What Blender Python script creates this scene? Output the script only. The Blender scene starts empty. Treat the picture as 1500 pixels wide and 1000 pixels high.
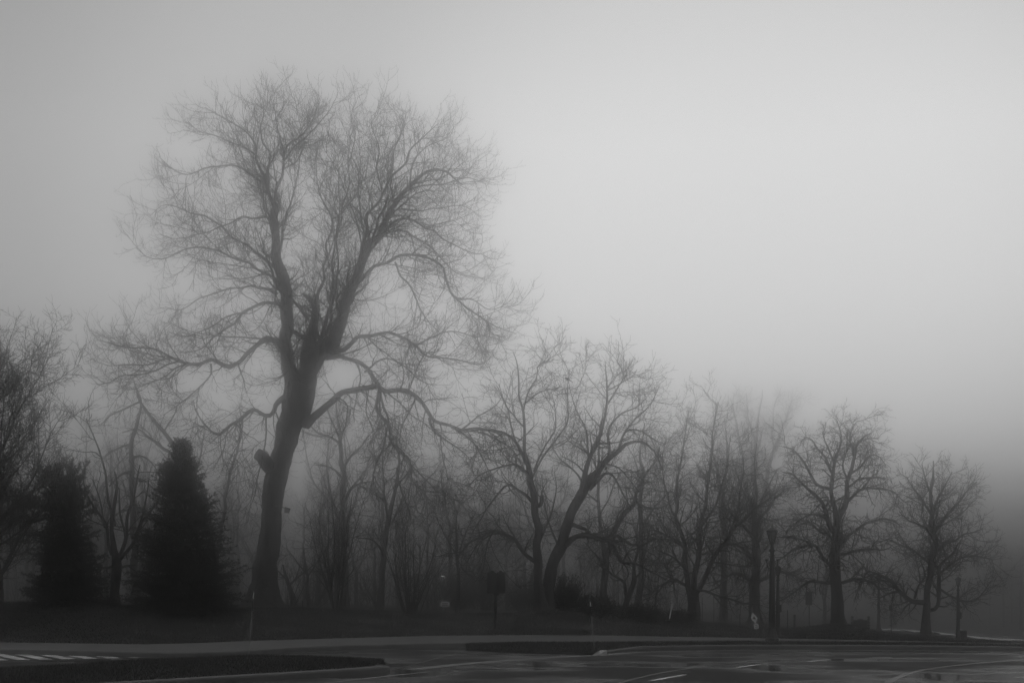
import bpy, math, random
import numpy as np
from math import radians, sin, cos, pi

S = bpy.context.scene
COL = S.collection
# ------------------------------------------------------------------ camera
F = 2083.33           # 50 mm lens on a 1500 px wide frame
HY = 875.0            # row of the horizon
CZ = 1.6              # eye height

def PX(x, y, Y):
    """a point Y metres in front of the eye, seen at column x and row y"""
    return np.array([(x - 750.0) / F * Y, Y, CZ + (HY - y) / F * Y])

def PZ(x, y, z):
    """the point at height z seen at column x and row y (below the horizon)"""
    Y = (CZ - z) * F / (y - HY)
    return np.array([(x - 750.0) / F * Y, Y, z])

cam_d = bpy.data.cameras.new('camera')
cam = bpy.data.objects.new('camera', cam_d)
COL.objects.link(cam)
cam.location = (0, 0, CZ)
cam.rotation_euler = (pi / 2, 0, 0)
cam_d.sensor_width = 36
cam_d.lens = 50
cam_d.shift_y = 0.25
cam_d.clip_start = 0.1
cam_d.clip_end = 5000
S.camera = cam

# ------------------------------------------------------------------ materials
def mat(name, base, rough=0.85, var=0.35, scale=4.0, bump=0.0, stretch=(1, 1, 1), spec=0.3, metallic=0.0, detail=4):
    m = bpy.data.materials.new(name)
    m.use_nodes = True
    nt = m.node_tree
    b = nt.nodes['Principled BSDF']
    b.inputs['Roughness'].default_value = rough
    b.inputs['Specular IOR Level'].default_value = spec
    b.inputs['Metallic'].default_value = metallic
    tc = nt.nodes.new('ShaderNodeTexCoord')
    mp = nt.nodes.new('ShaderNodeMapping')
    mp.inputs['Scale'].default_value = stretch
    nt.links.new(tc.outputs['Object'], mp.inputs['Vector'])
    n = nt.nodes.new('ShaderNodeTexNoise')
    n.inputs['Scale'].default_value = scale
    n.inputs['Detail'].default_value = detail
    nt.links.new(mp.outputs['Vector'], n.inputs['Vector'])
    r = nt.nodes.new('ShaderNodeValToRGB')
    lo, hi = base * (1 - var), base * (1 + var)
    r.color_ramp.elements[0].position = 0.3
    r.color_ramp.elements[1].position = 0.7
    r.color_ramp.elements[0].color = (lo, lo, lo, 1)
    r.color_ramp.elements[1].color = (hi, hi, hi, 1)
    nt.links.new(n.outputs['Fac'], r.inputs['Fac'])
    nt.links.new(r.outputs['Color'], b.inputs['Base Color'])
    if bump:
        bp = nt.nodes.new('ShaderNodeBump')
        bp.inputs['Strength'].default_value = bump
        bp.inputs['Distance'].default_value = 0.05
        nt.links.new(n.outputs['Fac'], bp.inputs['Height'])
        nt.links.new(bp.outputs['Normal'], b.inputs['Normal'])
    return m

BARK = mat('bark', 0.045, 0.9, 0.7, 7.0, 1.0, (1, 1, 0.22), 0.2, detail=8)
BARKF = mat('wood_bark', 0.05, 0.9, 0.3, 5.0, 0, (1, 1, 0.3), 0.2)
TWIG = mat('twig', 0.05, 0.9, 0.2, 3.0, 0, (1, 1, 1), 0.2)
NEEDLE = mat('needles', 0.028, 0.8, 0.5, 1.7, 0, (1, 1, 1), 0.25)
NEEDLE2 = mat('yew_leaves', 0.11, 0.6, 0.6, 2.3, 0, (1, 1, 1), 0.4)
IRON = mat('cast_iron', 0.009, 0.45, 0.3, 9.0, 0.15, (1, 1, 1), 0.5)
GLASS = mat('lamp_glass', 0.14, 0.25, 0.3, 12.0, 0, (1, 1, 1), 0.5)
STEEL = mat('galvanised_steel', 0.10, 0.55, 0.25, 14.0, 0, (1, 1, 1), 0.5)
SIGNBACK = mat('sign_back', 0.06, 0.6, 0.3, 6.0, 0, (1, 1, 1), 0.4)
WHITE = mat('white_paint', 0.72, 0.6, 0.12, 9.0, 0, (1, 1, 1), 0.4)
STAKE = mat('white_marker', 0.28, 0.5, 0.2, 9.0, 0, (1, 1, 0.4), 0.4)
REFLECT = mat('reflective_tape', 0.5, 0.4, 0.05, 9.0, 0, (1, 1, 1), 0.5)
BLACK = mat('black_paint', 0.012, 0.5, 0.3, 9.0, 0, (1, 1, 1), 0.4)
CONC = mat('concrete', 0.11, 0.9, 0.35, 2.5, 0.2, (1, 1, 1), 0.1, detail=8)
SOIL = mat('mulch', 0.02, 0.95, 0.5, 8.0, 0.6, (1, 1, 1), 0.1)
BIRDM = mat('bird_feathers', 0.03, 0.8, 0.3, 30.0, 0, (1, 1, 1), 0.2)

# ------------------------------------------------------------------ mesh helpers
def link(o):
    COL.objects.link(o)
    return o

def props(o, label=None, cat=None, group=None, kind=None):
    if label: o['label'] = label
    if cat: o['category'] = cat
    if group: o['group'] = group
    if kind: o['kind'] = kind
    return o

def empty(name, loc, label, cat, group=None):
    o = bpy.data.objects.new(name, None)
    o.empty_display_size = 0.3
    o.location = [float(v) for v in loc]
    return props(link(o), label, cat, group)

def mesh(name, V, faces, m, parent=None, smooth=True):
    """faces: list of integer arrays (n,3) or (n,4)"""
    V = np.asarray(V, dtype=np.float32)
    me = bpy.data.meshes.new(name)
    me.vertices.add(len(V))
    me.vertices.foreach_set('co', V.ravel())
    loops, starts, off = [], [], 0
    for f in faces:
        f = np.asarray(f, dtype=np.int32)
        if f.size == 0: continue
        k = f.shape[1]
        loops.append(f.ravel())
        starts.append(np.arange(len(f), dtype=np.int32) * k + off)
        off += f.size
    loops = np.concatenate(loops); starts = np.concatenate(starts)
    me.loops.add(len(loops)); me.polygons.add(len(starts))
    me.loops.foreach_set('vertex_index', loops)
    me.polygons.foreach_set('loop_start', starts)
    me.polygons.foreach_set('use_smooth', np.full(len(starts), smooth))
    me.update(calc_edges=True)
    me.validate()
    if m: me.materials.append(m)
    o = bpy.data.objects.new(name, me)
    if parent is not None: o.parent = parent
    return link(o)

class MB:
    """collects simple shapes, then links them as one mesh object"""
    def __init__(s): s.V = []; s.F3 = []; s.F4 = []; s.n = 0
    def add(s, V, F3=None, F4=None):
        V = np.asarray(V, float)
        s.V.append(V)
        if F3 is not None and len(F3): s.F3.append(np.asarray(F3, int) + s.n)
        if F4 is not None and len(F4): s.F4.append(np.asarray(F4, int) + s.n)
        s.n += len(V); return s
    def tube(s, P, R, k=8):
        P = np.asarray(P, float)[None]; R = np.asarray(R, float)
        if R.ndim == 0: R = np.full(P.shape[1], float(R))
        V, Q = tubes(P, R[None], k)
        s.add(V, None, Q)
        n = P.shape[1]
        s.F3.append(np.array([[s.n - len(V), s.n - len(V) + i + 1, s.n - len(V) + i] for i in range(1, k - 1)]))
        b = s.n - k
        s.F3.append(np.array([[b, b + i, b + i + 1] for i in range(1, k - 1)]))
        return s
    def lathe(s, prof, k=12, c=(0, 0, 0), rot=0.0):
        ang = np.arange(k) * 2 * pi / k + rot
        V = np.concatenate([np.stack([c[0] + r * np.cos(ang), c[1] + r * np.sin(ang), np.full(k, c[2] + z)], 1) for r, z in prof])
        Q = []
        for i in range(len(prof) - 1):
            for j in range(k):
                Q.append([i * k + j, i * k + (j + 1) % k, (i + 1) * k + (j + 1) % k, (i + 1) * k + j])
        s.add(V, None, Q)
        b = s.n - k
        s.F3.append(np.array([[b, b + i, b + i + 1] for i in range(1, k - 1)]))
        return s
    def box(s, c, h, rz=0.0, bev=0.0, M=None):
        hx, hy, hz = h
        b = min(bev, hx * .9, hy * .9, hz * .9)
        V = []
        if b <= 0:
            V = np.array([[x, y, z] for z in (-hz, hz) for x, y in ((-hx, -hy), (hx, -hy), (hx, hy), (-hx, hy))])
            Q = [[0, 3, 2, 1], [4, 5, 6, 7], [0, 1, 5, 4], [1, 2, 6, 5], [2, 3, 7, 6], [3, 0, 4, 7]]
            F3 = None
        else:
            rings = [(-hz, b), (-hz + b, 0), (hz - b, 0), (hz, b)]
            for z, i in rings:
                x, y = hx - i, hy - i
                V += [[-x + b, -y, z], [x - b, -y, z], [x, -y + b, z], [x, y - b, z], [x - b, y, z], [-x + b, y, z], [-x, y - b, z], [-x, -y + b, z]]
            V = np.array(V); Q = []
            for r in range(3):
                for j in range(8):
                    Q.append([r * 8 + j, r * 8 + (j + 1) % 8, r * 8 + 8 + (j + 1) % 8, r * 8 + 8 + j])
            F3 = [[0, i + 1, i] for i in range(1, 7)] + [[24, 24 + i, 25 + i] for i in range(1, 7)]
        if M is not None: V = V @ np.asarray(M, float).T
        ca, sa = cos(rz), sin(rz)
        V = np.stack([V[:, 0] * ca - V[:, 1] * sa, V[:, 0] * sa + V[:, 1] * ca, V[:, 2]], 1) + np.asarray(c, float)
        return s.add(V, F3, Q)
    def prism(s, pts, y0, y1):
        """outline in x,z pushed from y0 to y1"""
        n = len(pts)
        V = [[x, y0, z] for x, z in pts] + [[x, y1, z] for x, z in pts]
        Q = [[i, (i + 1) % n, n + (i + 1) % n, n + i] for i in range(n)]
        # fan from the centre, so that star shaped outlines work
        cx = sum(p[0] for p in pts) / n; cz = sum(p[1] for p in pts) / n
        V += [[cx, y0, cz], [cx, y1, cz]]
        T = [[2 * n, (i + 1) % n, i] for i in range(n)] + [[2 * n + 1, n + i, n + (i + 1) % n] for i in range(n)]
        return s.add(V, T, Q)
    def transform(s, M=None, t=(0, 0, 0)):
        s.V = [(v @ np.asarray(M, float).T if M is not None else v) + np.asarray(t, float) for v in s.V]
        return s
    def build(s, name, m, parent=None, smooth=False):
        f = []
        if s.F4: f.append(np.concatenate(s.F4))
        if s.F3: f.append(np.concatenate(s.F3))
        return mesh(name, np.concatenate(s.V), f, m, parent, smooth)

def norm(v):
    return v / np.maximum(np.linalg.norm(v, axis=-1, keepdims=True), 1e-9)

def tubes(P, R, k):
    """P (N,K,3) centre lines, R (N,K) radii -> verts, quads"""
    N, K, _ = P.shape
    T = np.empty_like(P)
    T[:, 1:-1] = P[:, 2:] - P[:, :-2] if K > 2 else T[:, 1:-1]
    T[:, 0] = P[:, 1] - P[:, 0]; T[:, -1] = P[:, -1] - P[:, -2]
    T = norm(T)
    mean = norm(P[:, -1] - P[:, 0])
    ax = np.argmin(np.abs(mean), axis=1)
    ref = np.eye(3)[ax][:, None, :]
    U = norm(np.cross(T, ref)); W = np.cross(T, U)
    a = np.arange(k) * 2 * pi / k
    V = P[:, :, None, :] + R[:, :, None, None] * (np.cos(a)[None, None, :, None] * U[:, :, None, :] + np.sin(a)[None, None, :, None] * W[:, :, None, :])
    base = (np.arange(N) * K * k)[:, None, None]
    i = (np.arange(K - 1) * k)[None, :, None]
    j = np.arange(k)[None, None, :]
    j2 = (j + 1) % k
    Q = np.stack([base + i + j, base + i + j2, base + i + k + j2, base + i + k + j], -1).reshape(-1, 4)
    return V.reshape(-1, 3), Q

def tube_mesh(name, batches, m, parent, origin=(0, 0, 0), extra=None):
    Vs, Qs, n = [], [], 0
    for P, R, k in batches:
        if len(P) == 0: continue
        V, Q = tubes(P, R, k)
        Vs.append(V); Qs.append(Q + n); n += len(V)
    F3 = []
    if extra is not None and len(extra):
        e = extra.reshape(-1, 3)
        Vs.append(e); F3.append(np.arange(len(e)).reshape(-1, 3) + n)
    V = np.concatenate(Vs) - np.asarray(origin)[None]
    return mesh(name, V, ([np.concatenate(Qs)] if Qs else []) + F3, m, parent)

def smooth_line(P, R, k):
    """Catmull-Rom through P with radii R, resampled to k points of equal step"""
    P = np.asarray(P, float); R = np.asarray(R, float)
    if len(P) == 2: P = np.array([P[0], (P[0] + P[1]) / 2, P[1]]); R = np.array([R[0], (R[0] + R[1]) / 2, R[1]])
    A = np.vstack([2 * P[0] - P[1], P, 2 * P[-1] - P[-2]])
    out, rad = [], []
    for i in range(len(P) - 1):
        p0, p1, p2, p3 = A[i:i + 4]
        for t in np.linspace(0, 1, 8, endpoint=False):
            out.append(.5 * (2 * p1 + (p2 - p0) * t + (2 * p0 - 5 * p1 + 4 * p2 - p3) * t * t + (3 * p1 - p0 - 3 * p2 + p3) * t ** 3))
            rad.append(R[i] * (1 - t) + R[i + 1] * t)
    out.append(P[-1]); rad.append(R[-1])
    out = np.array(out); rad = np.array(rad)
    s = np.concatenate([[0], np.cumsum(np.linalg.norm(np.diff(out, axis=0), axis=1))])
    u = np.linspace(0, s[-1], k)
    return np.stack([np.interp(u, s, out[:, c]) for c in range(3)], 1), np.interp(u, s, rad), s[-1]

def grow(rng, PP, RR, dens=None, n=None, t0=.15, t1=1., L=(.5, 1.), shape=None, ang=(45, 12), K=5, trop=(0., .1), wig=.1, rr=.55, rmin=.006, rcap=9., tip=.6, flat=0., rel=0.):
    """side branches along the lines PP: vectorised"""
    N, K0, _ = PP.shape
    Ls = np.linalg.norm(np.diff(PP, axis=1), axis=2).sum(1)
    cnt = np.full(N, n) if n is not None else np.maximum(1, np.floor(dens * Ls * (t1 - t0) + rng.random(N))).astype(int)
    idx = np.repeat(np.arange(N), cnt)
    M = len(idx)
    if M == 0: return np.zeros((0, K, 3)), np.zeros((0, K))
    first = np.concatenate([[0], np.cumsum(cnt)[:-1]])
    j = np.arange(M) - first[idx]
    t = t0 + (t1 - t0) * (j + rng.random(M)) / cnt[idx]
    f = np.clip(t, 0, .9999) * (K0 - 1); i0 = f.astype(int); w = (f - i0)[:, None]
    pos = PP[idx, i0] * (1 - w) + PP[idx, i0 + 1] * w
    tan = norm(PP[idx, i0 + 1] - PP[idx, i0])
    rp = RR[idx, i0] * (1 - w[:, 0]) + RR[idx, i0 + 1] * w[:, 0]
    ref = np.where(np.abs(tan[:, 2:3]) > .9, np.array([[1., 0, 0]]), np.array([[0, 0, 1.]]))
    u = norm(np.cross(tan, ref)); v = np.cross(tan, u)
    az = rng.random(N)[idx] * 6.28 + j * 2.4 + rng.normal(0, .6, M)
    if flat: # branches mostly left and right of the parent (in the plane of u)
        az = np.where((j % 2) == 0, 0, pi) + rng.normal(0, flat, M)
    th = np.radians(np.clip(rng.normal(ang[0], ang[1], M), 8, 120))[:, None]
    d = np.cos(th) * tan + np.sin(th) * (np.cos(az)[:, None] * u + np.sin(az)[:, None] * v)
    ln = rng.uniform(L[0], L[1], M)
    if rel: ln = ln * (1 - rel + rel * Ls[idx] / max(Ls.mean(), 1e-6))
    if shape is not None: ln = ln * shape(t)
    P = np.empty((M, K, 3)); P[:, 0] = pos
    st = (ln / (K - 1))[:, None]
    for k in range(1, K):
        a = (k - 1) / max(1, K - 2)
        d = d + rng.normal(0, wig, (M, 3)); d[:, 2] += trop[0] * (1 - a) + trop[1] * a
        d = norm(d)
        P[:, k] = P[:, k - 1] + d * st
    r0 = np.clip(rp * rr * rng.uniform(.75, 1.1, M), rmin, np.maximum(np.minimum(rcap, rp * .9), rmin))
    r1 = np.maximum(r0 * (1 - tip), rmin * .7)
    R = r0[:, None] + (r1 - r0)[:, None] * np.linspace(0, 1, K)[None]
    return P, R

def flakes(rng, PP, n, L, W, spread=.8):
    """n small three-cornered needles or leaves along every line"""
    N, K, _ = PP.shape
    idx = np.repeat(np.arange(N), n); M = len(idx)
    f = rng.random(M) * (K - 1) * .9999; i0 = f.astype(int); w = (f - i0)[:, None]
    pos = PP[idx, i0] * (1 - w) + PP[idx, i0 + 1] * w
    tan = norm(PP[idx, i0 + 1] - PP[idx, i0])
    d = norm(tan * .8 + rng.normal(0, spread, (M, 3)))
    s = norm(np.cross(d, rng.normal(0, 1, (M, 3))))
    ln = (L * rng.uniform(.6, 1.2, M))[:, None]; wd = (W * rng.uniform(.6, 1.2, M))[:, None] / 2
    return np.stack([pos - s * wd, pos + s * wd, pos + d * ln], 1)

def cat(*a):
    return np.concatenate([x for x in a if len(x)], 0)

def copy_tree(src, loc, rz=0., sc=1., label=None, group=None):
    r = src.copy(); COL.objects.link(r)
    r.location = [float(v) for v in loc]; r.rotation_euler = (0, 0, rz); r.scale = (sc, sc, sc)
    if label: r['label'] = label
    if group: r['group'] = group
    for ch in src.children:
        c = ch.copy(); COL.objects.link(c); c.parent = r
        for g in ch.children:
            d = g.copy(); COL.objects.link(d); d.parent = c
    return r
# ------------------------------------------------------------------ terrain
# far edge of the pavement (row seen at z = 0.12) for a set of bearings
_ys = np.array([[-1500, 941], [-300, 941], [0, 941], [213, 944], [300, 941.5], [373, 938.6], [500, 935], [647, 931], [780, 930.2], [900, 931], [1100, 934.5], [1300, 938.5], [1420, 941], [1500, 943], [1900, 948], [3500, 948]], float)
# (distance, row) knots beyond the pavement for each bearing
_prof = {
 -1500: ((56, 885), (75, 882), (120, 880)), -400: ((56, 885), (75, 882), (120, 880)), 0: ((56, 885), (75, 882), (120, 880)),
 150: ((56, 886), (75, 882.5), (120, 880)), 300: ((60, 890.5), (73, 889), (120, 882)), 400: ((60, 891), (74, 889), (120, 882.5)),
 500: ((60, 895.5), (75, 892), (120, 886)), 600: ((62, 899), (78, 895), (120, 888)), 700: ((63, 901), (78, 898), (120, 890)),
 790: ((60, 898.5), (78, 898), (120, 891)), 900: ((60, 909.5), (70, 906), (120, 896)), 1000: ((60, 917), (70, 914), (120, 903)),
 1080: ((60, 921), (70, 915.5), (120, 909)), 1140: ((60, 925), (68, 920.5), (120, 914)), 1228: ((60, 927), (66, 920.8), (120, 917)),
 1300: ((58, 932), (64, 927), (120, 920)), 1358: ((58, 935), (66, 930.5), (120, 923)), 1420: ((58, 939), (66, 936), (120, 927)),
 1500: ((55, 942.5), (75, 938), (120, 930)), 1900: ((55, 947.5), (80, 945), (120, 935)), 3500: ((55, 947.5), (80, 945), (120, 935))}
_px = np.array(sorted(_prof), float)
_kY = [np.array([_prof[p][i][0] for p in sorted(_prof)], float) for i in range(3)]
_kr = [np.array([_prof[p][i][1] for p in sorted(_prof)], float) for i in range(3)]

def pave_edge(px):
    return (CZ - .12) * F / (np.interp(px, _ys[:, 0], _ys[:, 1]) - HY)

def hgt(X, Y):
    """height of the ground"""
    X = np.asarray(X, float); Y = np.asarray(Y, float)
    Yc = np.maximum(Y, 25.)
    px = np.clip(750 + F * X / Yc, -1500, 3500)
    y0 = pave_edge(px)
    ky = [np.interp(px, _px, k) for k in _kY]
    kz = [CZ - (np.interp(px, _px, r) - HY) * k / F for k, r in zip(ky, _kr)]
    def seg(a, za, b, zb):
        t = np.clip((Y - a) / np.maximum(b - a, .1), 0, 1)
        return za + (zb - za) * t
    z = np.where(Y < y0, .11, np.where(Y < ky[0], seg(y0, .12, ky[0], kz[0]), np.where(Y < ky[1], seg(ky[0], kz[0], ky[1], kz[1]), seg(ky[1], kz[1], ky[2], kz[2]))))
    drop = np.clip((y0 - 1.0 - Y) / 1.2, 0, 1)
    z = z * (1 - drop) - .25 * drop
    far = np.clip((Y - y0) / 6, 0, 1)
    z = z + far * (.05 * np.sin(X * .9 + Y * .35) * np.sin(Y * .6 - X * .21) + .03 * np.sin(X * 2.3 + 1) * np.sin(Y * 1.9))
    for mx, my, a, s in MOUNDS:
        z = z + a * np.exp(-((X - mx) ** 2 + (Y - my) ** 2) / (2 * s * s))
    return z

MOUNDS = []
def at(px, Y):
    """stand on the ground Y metres away on the bearing of column px"""
    X = (px - 750) / F * Y
    return np.array([X, Y, float(hgt(X, Y))])

MOUNDS = [((385 - 750) / F * 74, 74, .34, 1.1), ((797 - 750) / F * 60.5, 60.5, .16, 1.3), ((1228 - 750) / F * 66, 66, .26, .95), ((1015 - 750) / F * 70, 70, .18, .9), ((1107 - 750) / F * 130, 130, .3, 1.4), ((1358 - 750) / F * 66, 66, .12, .7)]

gx = np.concatenate([np.linspace(-380, -62, 40), np.arange(-60, 60.1, .45), np.linspace(62, 380, 40)])
gy = np.concatenate([np.linspace(-50, 34, 15), np.arange(35, 75, .4), np.arange(75, 125, .9), np.linspace(127, 420, 40)])
GX, GY = np.meshgrid(gx, gy)
GZ = hgt(GX, GY)
nx, ny = len(gx), len(gy)
ii = (np.arange(ny - 1)[:, None] * nx + np.arange(nx - 1)[None]).ravel()

LAWN = mat('lawn', 0.020, 0.95, 0.75, 0.55, 0.0, (1, 1, 1), 0.1, detail=12)
ground = props(mesh('ground', np.stack([GX, GY, GZ], -1).reshape(-1, 3), [np.stack([ii, ii + 1, ii + nx + 1, ii + nx], 1)], LAWN), kind='structure')

# wet asphalt: dry-ish grey with smooth films of water drawn out along the road
def asphalt():
    m = bpy.data.materials.new('wet_asphalt'); m.use_nodes = True
    nt = m.node_tree; b = nt.nodes['Principled BSDF']; N = nt.nodes.new; Lk = nt.links.new
    tc = N('ShaderNodeTexCoord')
    def noise(scale, detail, stretch, rot=0.):
        mp = N('ShaderNodeMapping'); mp.inputs['Scale'].default_value = stretch; mp.inputs['Rotation'].default_value = (0, 0, rot)
        Lk(tc.outputs['Object'], mp.inputs['Vector'])
        n = N('ShaderNodeTexNoise'); n.inputs['Scale'].default_value = scale; n.inputs['Detail'].default_value = detail
        Lk(mp.outputs['Vector'], n.inputs['Vector']); return n.outputs['Fac']
    def ramp(fac, a, b_, va, vb):
        r = N('ShaderNodeMapRange'); r.inputs['From Min'].default_value = a; r.inputs['From Max'].default_value = b_
        r.inputs['To Min'].default_value = va; r.inputs['To Max'].default_value = vb
        Lk(fac, r.inputs['Value']); return r.outputs['Result']
    wet = ramp(noise(.20, 6, (1, 1.3, 1), -.12), .43, .58, 0, 1)
    grit = noise(60, 2, (1, 1, 1))
    base = ramp(noise(1.3, 8, (1, 2.0, 1)), .3, .7, .012, .024)
    mul = N('ShaderNodeMath'); mul.operation = 'MULTIPLY'
    Lk(base, mul.inputs[0]); Lk(ramp(wet, 0, 1, 1., .45), mul.inputs[1])
    cmb = N('ShaderNodeCombineColor')
    for c in ('Red', 'Green', 'Blue'): Lk(mul.outputs[0], cmb.inputs[c])
    Lk(cmb.outputs['Color'], b.inputs['Base Color'])
    Lk(ramp(wet, 0, 1, .80, .05), b.inputs['Roughness'])
    b.inputs['Specular IOR Level'].default_value = .12
    b.inputs['IOR'].default_value = 1.33
    bp = N('ShaderNodeBump'); bp.inputs['Distance'].default_value = .004
    Lk(ramp(wet, 0, 1, .4, .03), bp.inputs['Strength']); Lk(grit, bp.inputs['Height'])
    Lk(bp.outputs['Normal'], b.inputs['Normal'])
    return m
ASPH = asphalt()

def sheet(name, pts, m, z=None, kind='structure', label=None):
    """flat polygon from plan points, triangulated by bmesh"""
    import bmesh
    bm = bmesh.new()
    f = bm.faces.new([bm.verts.new((float(p[0]), float(p[1]), float(p[2] if z is None else z))) for p in pts])
    bmesh.ops.triangulate(bm, faces=[f])
    bmesh.ops.recalc_face_normals(bm, faces=bm.faces)
    me = bpy.data.meshes.new(name)
    for fc in bm.faces:
        if fc.normal.z < 0: fc.normal_flip()
    bm.to_mesh(me); bm.free()
    me.materials.append(m)
    o = bpy.data.objects.new(name, me); link(o)
    if kind: o['kind'] = kind
    return o

sheet('road', [(-120, -45, 0), (130, -45, 0), (130, 43.4, 0), (33, 45.0, 0), (20, 45.5, 0), (9, 46, 0), (0, 47, 0), (-8, 46.2, 0), (-12, 44, 0), (-40, 42.5, 0), (-120, 42.5, 0)], ASPH)

def dense(pts, step=.5):
    out = []
    for a, b in zip(pts[:-1], pts[1:]):
        n = max(1, int(np.linalg.norm(b - a) / step))
        out += [a + (b - a) * i / n for i in range(n)]
    return np.array(out + [pts[-1]])

def soften(P, n=3):
    P = P.copy()
    for _ in range(n): P[1:-1] = (P[:-2] + 2 * P[1:-1] + P[2:]) / 4
    return P

def slab(name, front, back, top, low, m, kind='structure'):
    """raised strip between two plan lines (same number of points), with a rounded lip in front"""
    A, B = front, back; n = len(A)
    d = norm(B - A)
    rows = [np.c_[A[:, :2], np.full(n, low)], np.c_[A[:, :2], np.full(n, top - .03)], np.c_[(A + d * .03)[:, :2], np.full(n, top)]]
    rows += [np.c_[(A + (B - A) * t)[:, :2], np.full(n, top)] for t in (.5, 1.)]
    rows += [np.c_[B[:, :2], np.full(n, low)]]
    V = np.concatenate(rows); Q = []
    for r in range(len(rows) - 1):
        for i in range(n - 1): Q.append([r * n + i, r * n + i + 1, (r + 1) * n + i + 1, (r + 1) * n + i])
    return props(mesh(name, V, [np.array(Q)], m, None, False), kind=kind)

# pavement behind the kerb
sw_front = [(-420, 950), (0, 950), (213, 955), (300, 955.5), (373, 953), (405, 949), (450, 946), (520, 944), (647, 941), (700, 940.3), (900, 940.3), (1100, 939.8), (1300, 941.5), (1420, 943.5), (1500, 946), (1750, 950)]
pf = np.array([PZ(x, y, .14) for x, y in sw_front])
pf = soften(dense(pf), 6)
pb = []
for p in pf:
    px = 750 + F * p[0] / p[1]
    Y = pave_edge(px)
    pb.append([(px - 750) / F * Y, Y, .14])
slab('pavement', pf, np.array(pb), .14, -.1, CONC)

# kerb strip helper: rounded concrete kerb along a line, road side first
KERB = mat('kerb_concrete', 0.06, 0.6, 0.3, 3.0, 0.2, (1, 1, 1), 0.4, detail=8)
GUT = mat('gutter_concrete', 0.07, 0.5, 0.25, 3.0, 0.1, (1, 1, 1), 0.4, detail=8)
def kerb(name, line, w=.16, h=.15, m=None):
    P = line; T = np.gradient(P, axis=0); T[:, 2] = 0; T = norm(T)
    nrm = np.c_[-T[:, 1], T[:, 0], np.zeros(len(T))]           # to the left of travel = away from the road
    prof = [(0, -.05), (.012, h - .05), (.03, h - .018), (.06, h), (w, h + .004), (w + .002, -.05)]
    n = len(P); V = []
    for o, z in prof: V.append(P + nrm * o + np.array([0, 0, z]))
    V = np.concatenate(V); V[:, 2] = np.concatenate([np.full(n, z) for o, z in prof])
    if P[:, 2].any():
        hh = np.tile(P[:, 2], len(prof)); V[:, 2] = np.where(V[:, 2] > 0, V[:, 2] * hh, V[:, 2])
    Q = []
    for r in range(len(prof) - 1):
        for i in range(n - 1): Q.append([r * n + i, r * n + i + 1, (r + 1) * n + i + 1, (r + 1) * n + i])
    return props(mesh(name, V, [np.array(Q)], m or KERB, None, False), kind='structure')

VERGE = mat('verge_turf', 0.014, 0.95, 0.5, 2.5, 0.3, (1, 1, 1), 0.1, detail=10)
# right-hand verge with its nose pointing left
rk = [(872, 957.2), (905, 954.8), (960, 953), (1050, 951.5), (1130, 951), (1300, 951.8), (1420, 953), (1500, 954), (1750, 958)]
rline = soften(dense(np.array([PZ(x, y, 0.) for x, y in rk]), .4), 4)
hh = np.ones(len(rline)); hh[:6] = np.linspace(.15, 1, 6)
rline[:, 2] = hh
kerb('kerb', rline)
# verge surface
T = norm(np.gradient(np.c_[rline[:, :2], np.zeros(len(rline))], axis=0)); nr = np.c_[-T[:, 1], T[:, 0], np.zeros(len(T))]
vin = np.c_[rline[:, :2], np.zeros(len(rline))] + nr * .158
nose_f = [PZ(683, 951, .02), PZ(720, 953.3, .02), PZ(780, 955.8, .02), PZ(840, 957.2, .02), PZ(866, 957.6, .03)]
front = np.array([[p[0], p[1], .03] for p in nose_f] + [[p[0], p[1], .135] for p in vin[2:]])
front = dense(front, .4)
back = []
for p in front:
    px = 750 + F * p[0] / p[1]
    q = np.interp(px, [683, 700, 760, 860, 1750], [.05, .5, 1., 1., 1.])
    i = np.argmin(np.abs((750 + F * pf[:, 0] / pf[:, 1]) - px))
    b = pf[i]
    Yb = p[1] + (b[1] - p[1]) * q + .05
    back.append([(px - 750) / F * Yb, Yb, .135])
back = np.array(back)
rows = [front * [1, 1, 0] + [0, 0, -.05], front]
for t in (.12, .35, .65, .9, 1.):
    r = front + (back - front) * t
    r[:, 2] = front[:, 2] + (.135 - front[:, 2]) * min(1, t * 4) + .03 * sin(t * pi) * np.clip((back - front)[:, 1], 0, 1)
    rows.append(r)
n = len(front); Q = []
for r in range(len(rows) - 1):
    for i in range(n - 1): Q.append([r * n + i, r * n + i + 1, (r + 1) * n + i + 1, (r + 1) * n + i])
props(mesh('verge', np.concatenate(rows), [np.array(Q)], VERGE), kind='structure')
VERGE_R = (front, back)

# left-hand island: kerb in front, rounded end to the right
lk = [(-420, 1040), (0, 1022), (300, 1002.5), (380, 997.5), (450, 993), (520, 988.5), (555, 985.5), (574, 981.5)]
lline = np.array([PZ(x, y, 0.) for x, y in lk])
endp = lline[-1]
lline = np.vstack([lline, endp + np.array([.10, .35, 0]), endp + np.array([-.02, .75, 0]), endp + np.array([-.35, 1.0, 0])])
lline = soften(dense(lline, .25), 5)
hh = np.ones(len(lline)); hh[-6:] = np.linspace(1, .3, 6); hh[-1] = .2
lline[:, 2] = hh
kerb('island_kerb', lline, w=.17, h=.14)
T = norm(np.gradient(np.c_[lline[:, :2], np.zeros(len(lline))], axis=0)); nr = np.c_[-T[:, 1], T[:, 0], np.zeros(len(T))]
lin = np.c_[lline[:, :2], np.zeros(len(lline))] + nr * .168
lin = lin[:-6]
lb = [(-420, 988), (0, 982), (100, 976), (200, 969), (300, 964.5), (365, 961.5), (440, 962.5), (520, 968.5), (552, 972), (566, 974)]
lback = dense(np.array([PZ(x, y, .06) for x, y in lb]), .25)
u = np.linspace(0, 1, 160)
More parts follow.
